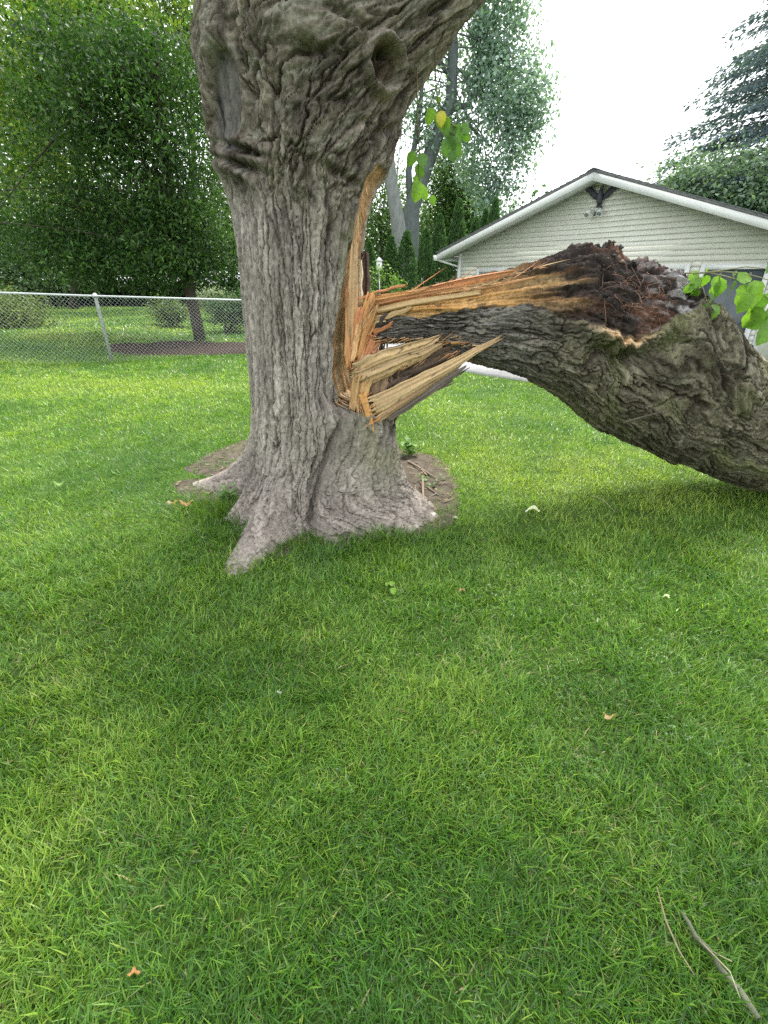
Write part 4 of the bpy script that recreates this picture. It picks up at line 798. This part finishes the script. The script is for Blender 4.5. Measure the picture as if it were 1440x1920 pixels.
# big tree over the garage, pale blue veil painted into its leaves, several rising limbs
WB = np.array([at(768, 520, 27)[0], 27.0, 0.0]); W_ = lambda x, y: at(x, y, 27)
stems = [([WB, W_(769, 450), W_(772, 390), W_(795, 320), W_(822, 250), W_(846, 190), W_(850, 90), W_(846, 0), W_(840, -120)], 0.50, 0.12), ([W_(770, 400), W_(766, 320), W_(778, 270), W_(790, 180), W_(796, 60)], 0.18, 0.07), ([W_(846, 205), W_(880, 195), W_(905, 120), W_(930, 40)], 0.15, 0.05), ([W_(822, 250), W_(880, 235), W_(920, 275)], 0.10, 0.04), ([W_(850, 150), W_(800, 90), W_(780, 10)], 0.10, 0.04)]
bgtree('tall airy green tree, pale blue veil painted into its leaves, rising behind the garage with forked limbs', 768, 27, [E_(905, 130, 27, 105, 170), E_(840, 40, 27, 120, 160), E_(965, 235, 27, 62, 120), E_(905, 300, 27, 62, 70), E_(930, -40, 27, 90, 130), E_(800, 200, 27, 60, 120), E_(1005, 190, 27, 32, 60), E_(930, 360, 27, 40, 50)],
       1650, 251, (0.20, 0.29, 0.26), (0.36, 0.48, 0.42), size=0.21, gap=0.58, gapscale=0.62, stems=stems, n_l=12, spread=0.34, bark=(0.13, 0.15, 0.15), droop=0.4, limbs=40)  # leaves and bark paled and blued, the distant veil put into colour
PB = np.array([at(762, 520, 24)[0], 24.0, 0.0]); W2 = lambda x, y: at(x, y, 24)
bgtree('tree with smooth pale leaning trunk beside the airy veil tinted tree', 762, 24, [E_(700, 150, 24, 60, 120), E_(720, 20, 24, 90, 120)], 420, 252, (0.06, 0.13, 0.05), (0.14, 0.22, 0.08), size=0.18, stems=[([PB, W2(752, 470), W2(743, 400), W2(733, 340), W2(728, 290), W2(720, 200), W2(712, 60)], 0.40, 0.16)], bark=(0.20, 0.215, 0.205), gap=0.2)
for i, (px, py, Y, rx, rz2, lb) in enumerate(((840, 330, 33, 52, 85, 'light green young tree behind the arborvitae row'), (712, 410, 32, 60, 100, 'soft green tree seen right of the standing trunk'), (800, 420, 36, 90, 70, 'low green thicket tree behind the arborvitae row'), (880, 420, 34, 60, 50, 'short green tree behind the garage eave'))):
    bgtree(lb, px, Y, [E_(px, py, Y, rx, rz2), E_(px + 15, py + 60, Y, rx, rz2 * 0.7)], 700, 260 + i, (0.07, 0.14, 0.05), (0.17, 0.27, 0.09), size=0.2, gap=0.12)
ORD = ('first', 'second', 'third', 'fourth', 'fifth', 'sixth', 'seventh', 'eighth', 'ninth')
# arborvitae row: one shape, copied
def arb_mesh(seed):
    rg = np.random.default_rng(seed); n = 5200; h = rg.random(n) ** 0.8; th = rg.uniform(0, 2 * np.pi, n); prof = 0.5 * (1 - h ** 2.2) ** 0.75 * (0.85 + 0.15 * np.minimum(h / .12, 1)) * (1 + 0.20 * fbm(np.cos(th) * 1.5 + seed, np.sin(th) * 1.5, h * 5, 3, seed)); r = prof * (0.72 + 0.32 * rg.random(n))
    P = np.stack([r * np.cos(th), r * np.sin(th), h * 0.97], -1); out = np.stack([np.cos(th), np.sin(th), 0 * th], -1)
    ax = norm(out * 0.45 + np.array([0, 0, 1.0]) + 0.35 * rg.standard_normal((n, 3))); sd_ = norm(np.cross(ax, rg.standard_normal((n, 3)))); s = np.array([1, 1, .26])
    L = (0.10 * (0.6 + .8 * rg.random(n)))[:, None]
    V = np.stack([P, P + (ax * L * .5 + sd_ * L * .28) * s, P + ax * L * s, P + (ax * L * .5 - sd_ * L * .28) * s], 1)
    k = np.clip(0.45 + 0.3 * rg.standard_normal((n, 1)), 0, 1); C = np.array([0.030, 0.080, 0.032]) * (1 - k) + np.array([0.11, 0.20, 0.065]) * k
    m = MB(); m.tube([(0, 0, 0), (0, 0, .5), (0, 0, .96)], [0.05, .03, .006], 6, (0.09, 0.07, 0.05))
    return mesh_data('crown', V.reshape(-1, 3), np.arange(n * 4).reshape(-1, 4), M_FOL, np.repeat(C, 4, 0), False), m
A_ = [arb_mesh(s) for s in (301, 302, 303)]; T0 = [mesh_data('trunk', np.concatenate(a[1].V), [np.concatenate(f) for f in a[1].F.values()], M_TRUNK, np.concatenate(a[1].C)) for a in A_]
for i, (px, py, Y, wpx) in enumerate(((693, 450, 17.0, 40), (734, 440, 17.4, 46), (763, 430, 17.0, 54), (800, 424, 18.2, 44), (826, 398, 18.6, 46), (862, 370, 19.2, 54), (893, 404, 20.5, 46), (912, 388, 21.0, 40), (930, 366, 20.6, 44))):
    tpt = at(px, py, Y); g0 = 0.0; t = thing('arborvitae', (tpt[0], Y, g0), f'narrow columnar arborvitae, {ORD[8 - i]} in the row counted from the garage', 'evergreen', 'arborvitae row beside the garage')
    H_ = tpt[2]; W = wpx * mpp(tpt)
    for nm, me in (('trunk', T0[i % 3]), ('crown', A_[i % 3][0])):
        o = bpy.data.objects.new(nm, me); COL.objects.link(o); o.parent = t; o.scale = (W, W, H_); o.rotation_euler = (0, 0, i * 1.3)
# spruce beyond the garage, pale blue veil painted into its needle colours
def spruce():
    px, Y = 1560, 27; b = np.array([20.3, Y, -0.1]); top = 22.5; rg = np.random.default_rng(77)
    t = thing('spruce', b, 'tall dark spruce with pale blue veil painted into its drooping boughs beyond the garage roof', 'tree')
    m = MB(); m.tube([b, b + [0, 0, top * .5], b + [0, 0, top]], [0.35, 0.2, 0.03], 9, (0.09, 0.075, 0.07)); Vs, Cs = [], []
    for z in np.arange(2.6, top - .4, 0.42):
        nb = 11; L0 = min(7.0, 6.4 * (22.5 - z) / 15.2)
        for q in range(nb):
            th = rg.uniform(0, 2 * np.pi); L = L0 * rg.uniform(0.7, 1.08); d = np.array([math.cos(th), math.sin(th), 0]); s = np.linspace(0, 1, 9)[:, None]
            P = b + [0, 0, z] + d * (s * L) + np.array([0, 0, 1.0]) * (0.16 * L * s - 0.36 * L * s ** 2 + 0.06 * L * s ** 4); m.tube(P, np.linspace(0.045, 0.01, 9), 4, (0.10, 0.085, 0.08), cap=False)
            if th > np.pi * 0.3 and th < np.pi * 0.7 and rg.random() < .5: continue
            n = int(40 * L); f = rg.random(n) ** 0.7 * 0.92 + .08; i = np.clip((f * 8).astype(int), 0, 7); K = P[i] + (P[i + 1] - P[i]) * (f * 8 - i)[:, None]
            sd_ = np.cross(d, [0, 0, 1]); sg = rg.choice([-1, 1], n)[:, None]; out = norm(d * rg.uniform(.2, 1, (n, 1)) + sd_ * sg * rg.uniform(.2, 1, (n, 1)) + np.array([0, 0, -1]) * rg.uniform(0.0, 0.9, (n, 1)))
            K = K + out * (rg.random((n, 1)) * 0.42); l = rg.uniform(.16, .34, (n, 1)); wd = norm(np.cross(out, rg.standard_normal((n, 3)))) * l * .15
            Vs.append(np.stack([K, K + out * l * .5 + wd, K + out * l, K + out * l * .5 - wd], 1).reshape(-1, 3)); k = rg.random((n, 1)); Cs.append(np.repeat(np.array([0.07, 0.11, 0.14]) * (1 - k) + np.array([0.15, 0.21, 0.25]) * k, 4, 0))  # blue veil mixed into the needle colours
    m.build('trunk', M_TRUNK, t); V = np.concatenate(Vs); add('crown', V, np.arange(len(V)).reshape(-1, 4), M_FOL, t, np.concatenate(Cs), False)
spruce()
bgtree('dark leafy tree showing over the garage roof below the spruce', 1380, 24, [E_(1380, 360, 24, 120, 62), E_(1290, 345, 24, 55, 36), E_(1480, 368, 24, 120, 60)], 1300, 271, (0.10, 0.16, 0.125), (0.22, 0.31, 0.22), size=0.2, gap=0.42)  # leaf colours paled and blued to paint in the sky veil
# far wood that closes the view
rgw = np.random.default_rng(5); el = []
for x in np.arange(-75, 80, 6.5): el.append((np.array([x, 58 + rgw.uniform(-6, 6), 4.5 + rgw.uniform(-1, 1.2)]), np.array([5.5, 4, 4.6 + rgw.uniform(-.6, 1.2)])))
V, F, C, _ = leaf_cloud(el, 3800, 10, 0.55, 0.8, (0.03, 0.07, 0.025), (0.10, 0.18, 0.06), 281, gap=-0.1); tag(add('distant_wood', V, F, M_FOL, None, C, False), 'distant wood of merged green crowns beyond the gardens', 'wood', kind='stuff')

# birdhouse on a pole in front of the arborvitae
bh_p = at(711, 498, 15.5); bh = thing('birdhouse', (bh_p[0], 15.5, 0), 'white birdhouse on a thin pole in front of the arborvitae', 'birdhouse')
m = MB(); m.tube([(0, 0, 0), (0, 0, bh_p[2] - .12)], 0.02, 8); m.build('pole', M_GALV, bh, True, False)
m = MB(); z0 = bh_p[2] - .12; m.box((-.085, -.085, z0), (.085, .085, z0 + .24)); bx_ = m.build('box', M_WHITE, bh, False, False)
m = MB(); m.prism([(-.13, z0 + .235), (.13, z0 + .235), (0, z0 + .34)], -.12, .12); m.build('roof', M_WHITE, bh, False, False)
m = MB(); m.tube([(0, -.087, z0 + .14), (0, -.089, z0 + .14)], .022, 12); m.build('entrance_hole', M_IRON, bx_, False, False)

# ------------------------------------------------------------------ leaves on sprouts
def leaf_mesh(name, seed, col, lobes=0.0):
    rg = np.random.default_rng(seed); n = 13; t = np.linspace(0, 1, n); half_w = 0.46 * np.sin(np.pi * t ** 0.72) ** 0.8 * (1 - 0.25 * t) * (1 + lobes * 0.35 * np.sin(t * 9 + 1)) + 0.02 * (np.arange(n) % 2); half_w[-1] = 0.0
    V, C = [], []
    for i in range(n):
        back = -0.10 * np.exp(-(t[i] / .12) ** 2)
        for sgn, fr in ((-1, 1.0), (-1, .5), (0, 0), (1, .5), (1, 1.0)):
            w = half_w[i] * fr; V.append((sgn * w, t[i] + back * fr, 0.10 * fr * half_w[i] * 2 - 0.22 * t[i] ** 2 + 0.02 * rg.standard_normal())); C.append(np.array(col) * (1.12 if sgn == 0 else 1.0) * (0.92 + .16 * rg.random()))
    return mesh_data(name, np.array(V), grid_faces(n, 5), M_LEAF, np.array(C))
LM = [leaf_mesh('leaf', 1, (0.13, 0.26, 0.035)), leaf_mesh('leaf', 2, (0.18, 0.33, 0.045), .5), leaf_mesh('leaf', 3, (0.09, 0.19, 0.04)), leaf_mesh('leaf', 4, (0.50, 0.46, 0.07))]
def sprout(name, parent, paths, leaves, r=0.004, wood=(0.12, 0.09, 0.05)):
    m = MB(); o0 = parent_origin(parent)
    for P in paths: m.tube(P, np.linspace(r, r * .5, len(P)), 5, wood)
    tw = m.build(name, M_TRUNK, parent)
    for i, (p, size, kind, dirv, nrm) in enumerate(leaves):
        o = bpy.data.objects.new('leaf', LM[kind]); COL.objects.link(o); o.parent = tw; o.location = tuple(np.asarray(p) - o0 - 0)
        y = Vector(dirv).normalized(); z = Vector(nrm); x = y.cross(z).normalized(); z = x.cross(y)
        from mathutils import Matrix
        o.rotation_euler = Matrix((x, y, z)).transposed().to_euler(); o.scale = (size,) * 3
    return tw
rg = np.random.default_rng(31)
# leaves hanging from the big limb
YH = 3.0; hp = lambda x, y, Y=YH: at(x, y, Y)
lf = []
for (x, y, s, k, dx, dy) in ((812, 205, 26, 1, -.35, -1), (822, 212, 24, 1, .2, -1), (826, 214, 24, 3, .1, -1), (832, 222, 30, 0, .25, -1), (842, 232, 34, 2, .3, -1), (850, 240, 34, 2, .35, -.9), (866, 236, 22, 2, .7, -.6), (838, 262, 36, 2, .3, -.6), (852, 268, 26, 2, .6, -.8), (822, 190, 14, 1, .0, 1),
                             (776, 285, 26, 0, -.2, -1), (790, 290, 26, 2, .1, -1), (784, 308, 24, 2, .4, -1), (782, 330, 20, 1, -.1, -1), (786, 346, 32, 1, -.25, -1), (792, 352, 22, 1, .4, -1), (872, 252, 18, 2, .5, -.9), (846, 285, 20, 2, .2, -.9), (810, 365, 18, 0, .4, -.8)):
    p = hp(x, y); lf.append((p + rg.normal(0, .02, 3) * [0, 1, 0], s * mpp(p) * 0.95, k, (dx + rg.normal(0, .15), rg.normal(0, .35), dy), (rg.normal(0, .35), -1, rg.normal(0.3, .35))))
sprout('hanging_twig', tree, [[(0.42, 3.05, 2.80), hp(815, 100), hp(818, 170), hp(824, 215), hp(840, 245), hp(862, 262)], [(0.16, 3.0, 2.5), hp(782, 225), hp(786, 280), hp(784, 320), hp(788, 350)], [hp(824, 215), hp(850, 236), hp(876, 250)]], lf, 0.004)
# leafy shoot growing from the fallen stem
lf = []; YS = 2.95
for (x, y, s, k, dx, dy) in ((1312, 520, 26, 0, -.4, -1), (1320, 522, 28, 2, .1, -1), (1332, 518, 30, 0, .2, -1), (1340, 522, 26, 1, .6, -.8), (1316, 545, 22, 0, -.5, -.8), (1322, 548, 20, 2, .1, -1), (1318, 570, 24, 2, -.1, -1), (1330, 572, 22, 0, .6, -.6), (1336, 582, 16, 1, .1, -1), (1308, 512, 18, 1, -.7, -.3),
                             (1352, 528, 28, 0, -.2, -1), (1360, 524, 32, 1, .1, -1), (1378, 524, 30, 1, .9, .2), (1366, 530, 26, 2, .4, -.8), (1300, 535, 20, 0, -.6, -.8), (1326, 505, 18, 1, .2, -.5),
                             (1400, 536, 40, 1, -.3, -1), (1412, 530, 44, 1, .1, -1), (1425, 528, 40, 0, .4, -1), (1436, 555, 44, 2, .2, -1), (1432, 580, 40, 1, -.4, -.6), (1440, 595, 40, 2, -.8, -.5), (1442, 610, 40, 0, -.6, -.8), (1430, 512, 18, 2, .2, 1), (1396, 552, 34, 1, -.25, -1), (1455, 540, 44, 1, .4, -1), (1460, 580, 44, 0, .3, -1), (1380, 520, 18, 0, .5, .4), (1448, 560, 46, 0, .5, -.8)):
    p = at(x, y, YS); lf.append((p + rg.normal(0, .03, 3) * [0, 1, 0], s * mpp(p) * 1.0, k, (dx + rg.normal(0, .15), rg.normal(0, .4), dy), (rg.normal(0, .4), -1, rg.normal(0.4, .4))))
S_ = lambda x, y, Y=YS: at(x, y, Y)
sprout('leafy_shoot', stem, [[S_(1285, 512, 3.05), S_(1320, 512), S_(1350, 509), S_(1390, 512), S_(1425, 520), S_(1470, 535)], [S_(1290, 514, 3.05), S_(1318, 540), S_(1328, 575)], [S_(1330, 512), S_(1360, 518), S_(1400, 530), S_(1440, 560), S_(1450, 600)], [S_(1300, 513), S_(1345, 508), S_(1400, 500), S_(1436, 504)]] +
       [[S_(x, 511), S_(x - 4 + 2 * (i % 3), 511 + 16)] for i, x in enumerate((1352, 1375, 1390, 1408))], lf, 0.0045, (0.20, 0.20, 0.12))

# ------------------------------------------------------------------ small things on the ground
def lay(px, py, dz=0.0): p = gnd(px, py); p[2] = float(gz(p[0], p[1])) + dz; return p
def dry_leaf(px, py, size, col, label, seed, lift=0.03, lobed=0.8, name='dry_leaf', cat='leaf', curl=1.0):
    rg = np.random.default_rng(seed); n = 22; th = np.linspace(0, 2 * np.pi, n, endpoint=False); r = size / 2 * (1 + 0.35 * lobed * np.sin(5 * th + seed)) * (1 + .12 * rg.standard_normal(n))
    rings = [0.02, 0.35, 0.7, 1.0]; V = []
    for q in rings:
        for i in range(n): V.append((r[i] * q * math.cos(th[i]), 0.75 * r[i] * q * math.sin(th[i]), curl * size * (0.28 * q ** 2 * math.sin(2 * th[i] + seed) + .10 * q * rg.standard_normal() * .4)))
    V = np.array(V) @ np.array([[1, 0, 0], [0, .85, .5], [0, -.5, .85]]).T; p = lay(px, py, lift); c = np.array(col) * (0.8 + .4 * rg.random((len(V), 1)))
    o = add(name, V, grid_faces(4, n, True), M_LEAF, None, c); o.location = tuple(p); tag(o, label, cat)
dry_leaf(352, 958, 0.085, (0.42, 0.24, 0.12), 'curled brown dry leaf in long grass left of the root', 1, 0.05)
dry_leaf(326, 955, 0.07, (0.33, 0.27, 0.16), 'faded tan dry leaf beside the curled brown leaf', 2, 0.045)
dry_leaf(1137, 1358, 0.035, (0.50, 0.36, 0.18), 'tan curled leaf lying alone on the open lawn', 3, 0.045)
dry_leaf(260, 1838, 0.022, (0.55, 0.27, 0.11), 'small orange brown leaf scrap deep in the front lawn', 4, 0.045)
dry_leaf(997, 965, 0.10, (0.85, 0.85, 0.84), 'crumpled white paper scrap on the grass under the fallen stem', 5, 0.045, 0.3, 'paper_scrap', 'litter', 0.8)
dry_leaf(1244, 1130, 0.030, (0.66, 0.70, 0.52), 'pale leaf fragment on the grass between paper scrap and tan leaf', 6, 0.045)
dry_leaf(114, 917, 0.075, (0.22, 0.34, 0.12), 'fresh green fallen leaf on the lawn left of the tree', 7, 0.05)
dry_leaf(528, 1312, 0.022, (0.40, 0.44, 0.34), 'grey green leaf scrap on the lawn before the tree', 8, 0.045)
dry_leaf(781, 946, 0.055, (0.52, 0.17, 0.11), 'red leaf scrap tucked against the right root', 9, 0.04, .2)
dry_leaf(865, 1118, 0.035, (0.34, 0.24, 0.13), 'brown leaf scrap near the green seedling', 10, 0.04)
# fallen stick in the corner of the lawn
stk = thing('fallen_stick', lay(1340, 1820), 'grey green fallen stick half buried in front lawn grass', 'stick')
P = [lay(1268, 1722, .040), lay(1282, 1744, .042), lay(1296, 1768, .036), lay(1322, 1795, .038), lay(1342, 1832, .040), lay(1378, 1872, .038), lay(1410, 1922, .040)]
m = MB(); m.tube(P, [0.0025, .0052, .0055, .006, .0065, .007, .0075], 10, (0.13, 0.14, 0.095), .13); m.build('stick', M_TRUNK, stk)
m = MB(); m.tube([P[2], lay(1352, 1843, .062), lay(1372, 1890, .055)], [.002, .0016, .001], 5, (0.36, 0.34, 0.22)); m.tube([P[3], lay(1352, 1828, .075)], [.002, .001], 5, (0.36, 0.34, 0.22)); m.build('side_twig', M_TRUNK, stk)
m = MB(); m.tube([lay(1222, 1680, .05), lay(1238, 1745, .052), lay(1262, 1800, .05), lay(1290, 1845, .05)], [.0014, .0022, .002, .001], 5, (0.26, 0.22, 0.14)); tag(m.build('thin_twig', M_TRUNK), 'thin brown twig lying beside the grey green stick', 'twig')
for pts, r, lb in (([(792, 915), (793, 950), (799, 985)], .010, 'upright peeled root stick against the right root'), ([(765, 870), (790, 885), (812, 900), (822, 906)], .009, 'grey root piece on bare soil below the weeds'), ([(770, 975), (762, 985), (745, 996)], .005, 'bent pale twig at the foot of the trunk'),
                   ([(800, 958), (830, 962), (862, 966)], .003, 'long straight thin twig across the bare soil'), ([(830, 950), (852, 940)], .006, 'short pale twig on the bare soil edge'), ([(803, 922), (822, 936)], .008, 'flat pale bark sliver on the bare soil')):
    m = MB(); m.tube([lay(*q, .02 + (.05 if 'upright' in lb and i == 0 else 0)) for i, q in enumerate(pts)], np.linspace(r, r * .6, len(pts)), 8, (0.22, 0.18, 0.135), .1); tag(m.build('ground_twig', M_TRUNK), lb, 'twig')
m = MB(); m.tube([lay(1105, 940, .05), lay(1128, 950, .06), lay(1150, 972, .05)], [.0022, .002, .001], 5, (0.40, 0.40, 0.24)); tag(m.build('dry_stalk', M_TRUNK), 'pale dry stalk on shaded grass under the fallen stem', 'twig')
def stone(px, py, size, label, seed):
    rg = np.random.default_rng(seed); th = np.linspace(0, 2 * np.pi, 12, endpoint=False); V = []
    for j, ph in enumerate(np.linspace(-1.4, 1.4, 7)):
        for q in th: d = np.array([math.cos(ph) * math.cos(q), math.cos(ph) * math.sin(q), math.sin(ph)]); V.append(d * size / 2 * np.array([1, .8, .55]) * (1 + .25 * float(pn(d[0] * 1.6 + seed, d[1] * 1.6, d[2] * 1.6, seed)) + .03 * rg.standard_normal()))
    o = add('stone', V, [grid_faces(7, 12, True), np.array([list(range(12))[::-1]]), np.array([list(range(72, 84))])], M_STONE, None, None, True); o.location = tuple(lay(px, py, .015)); o.rotation_euler = (0, 0, seed); tag(o, label, 'stone')
stone(811, 972, .055, 'largest pale stone on the bare soil by the right root', 1); stone(780, 994, .042, 'white stone at the soil edge before the right root', 2); stone(853, 976, .032, 'small grey stone at the outer soil edge', 3)
stone(652, 989, .045, 'rounded grey stone between the two front roots', 4); stone(508, 1044, .020, 'tiny white pebble beside the long front root', 5); stone(609, 998, .026, 'brown pebble in front of the middle root', 6)
# weeds and seedling
def weed(px, py, h, label, seed, n=9, spread=.10, size=.045, kinds=(0, 2)):
    rg = np.random.default_rng(seed); b = lay(px, py); t = thing('weed', b, label, 'weed'); m = MB(); L = []
    for i in range(n):
        d = rg.normal(0, spread, 2); tip = b + [d[0], d[1], h * rg.uniform(.45, 1)]; m.tube(curve(b, tip, (0, 0, .02), 5), [.003, .0026, .002, .0016, .001], 4, (0.12, 0.18, 0.05))
        for q in range(3): a = rg.uniform(0, 6.3); L.append((tip - [0, 0, q * .03], a, rg.uniform(.7, 1.3) * size))
    m.build('stems', M_TRUNK, t)
    for p, a, s in L:
        o = bpy.data.objects.new('leaf', LM[rg.choice(kinds)]); COL.objects.link(o); o.parent = t; o.location = tuple(p - b); o.rotation_euler = (rg.uniform(-.5, .5), rg.uniform(-.3, .3), a); o.scale = (s,) * 3
weed(768, 858, .17, 'broad leaved green weeds growing against the right side of the trunk', 1, 10, .07, .055)
weed(735, 1108, .05, 'small green seedling with slim leaves on the front lawn', 2, 3, .03, .035, (1,))
weed(790, 905, .08, 'low green weed tuft on the bare soil', 3, 6, .05, .035)
weed(436, 945, .12, 'dark green weeds in long grass between the front roots', 4, 8, .06, .04, (2,))

# bark chips and crumbs littering the bare soil, clover and thatch bits in the lawn
rg = np.random.default_rng(91); m = MB()
for _ in range(600):
    th = rg.uniform(-np.pi, np.pi); r = rg.uniform(0.45, 1.0) * float(bare_r(np.array(th))) + rg.normal(0, .06); x, y = TC[0] + r * math.cos(th), TC[1] + r * math.sin(th); L, w = rg.gamma(2, .009) + .004, rg.uniform(.003, .009); a_ = rg.uniform(0, 6.3)
    u = np.array([math.cos(a_), math.sin(a_), rg.normal(0, .2)]); v = np.array([-math.sin(a_), math.cos(a_), rg.normal(0, .3)]); c = np.array([x, y, float(gz(x, y)) + .018]); h = np.array([0, 0, rg.uniform(.002, .007)])
    m.put([c - u * L - v * w, c + u * L - v * w * .6, c + u * L * .8 + v * w, c - u * L * .9 + v * w * .8, c - u * L * .8 + h, c + u * L * .7 + h], np.array([(0, 1, 5), (0, 5, 4), (1, 2, 5), (2, 3, 4), (2, 4, 5), (3, 0, 4)]), np.array([(0.23, 0.17, 0.12), (0.12, 0.09, 0.07), (0.22, 0.17, 0.115), (0.16, 0.14, 0.12)][rg.integers(4)]) * rg.uniform(.6, 1.2))
tag(m.build('bark_litter', M_TRUNK, None, False), 'bark chips and dead bits strewn over the bare soil', 'litter', kind='stuff')
Vs, Cs = [], []
for _ in range(70):
    cx_, cy2 = rg.uniform(-2.2, 2.4), rg.uniform(0.35, 4.2); n = rg.integers(10, 46)
    for k in range(n):
        x, y = cx_ + rg.normal(0, .07), cy2 + rg.normal(0, .07)
        if bare(np.array(x), np.array(y), .05): continue
        z = float(gz(x, y)) + rg.uniform(.022, .045); s_ = rg.uniform(.0035, .0062); a0 = rg.uniform(0, 6.3); c = np.array([0.085, 0.19, 0.04]) * rg.uniform(.7, 1.3)
        for q in range(3):
            a_ = a0 + q * 2.094; u = np.array([math.cos(a_), math.sin(a_), .25]); v = np.array([-math.sin(a_), math.cos(a_), 0]); p = np.array([x, y, z]); Vs += [p, p + u * s_ + v * s_ * .6, p + u * s_ * 1.7, p + u * s_ - v * s_ * .6]; Cs += [c] * 4
o = add('clover', Vs, np.arange(len(Vs)).reshape(-1, 4), M_GRASS, None, np.array(Cs), False); tag(o, 'small clover leaves scattered through the lawn', 'clover', kind='stuff')
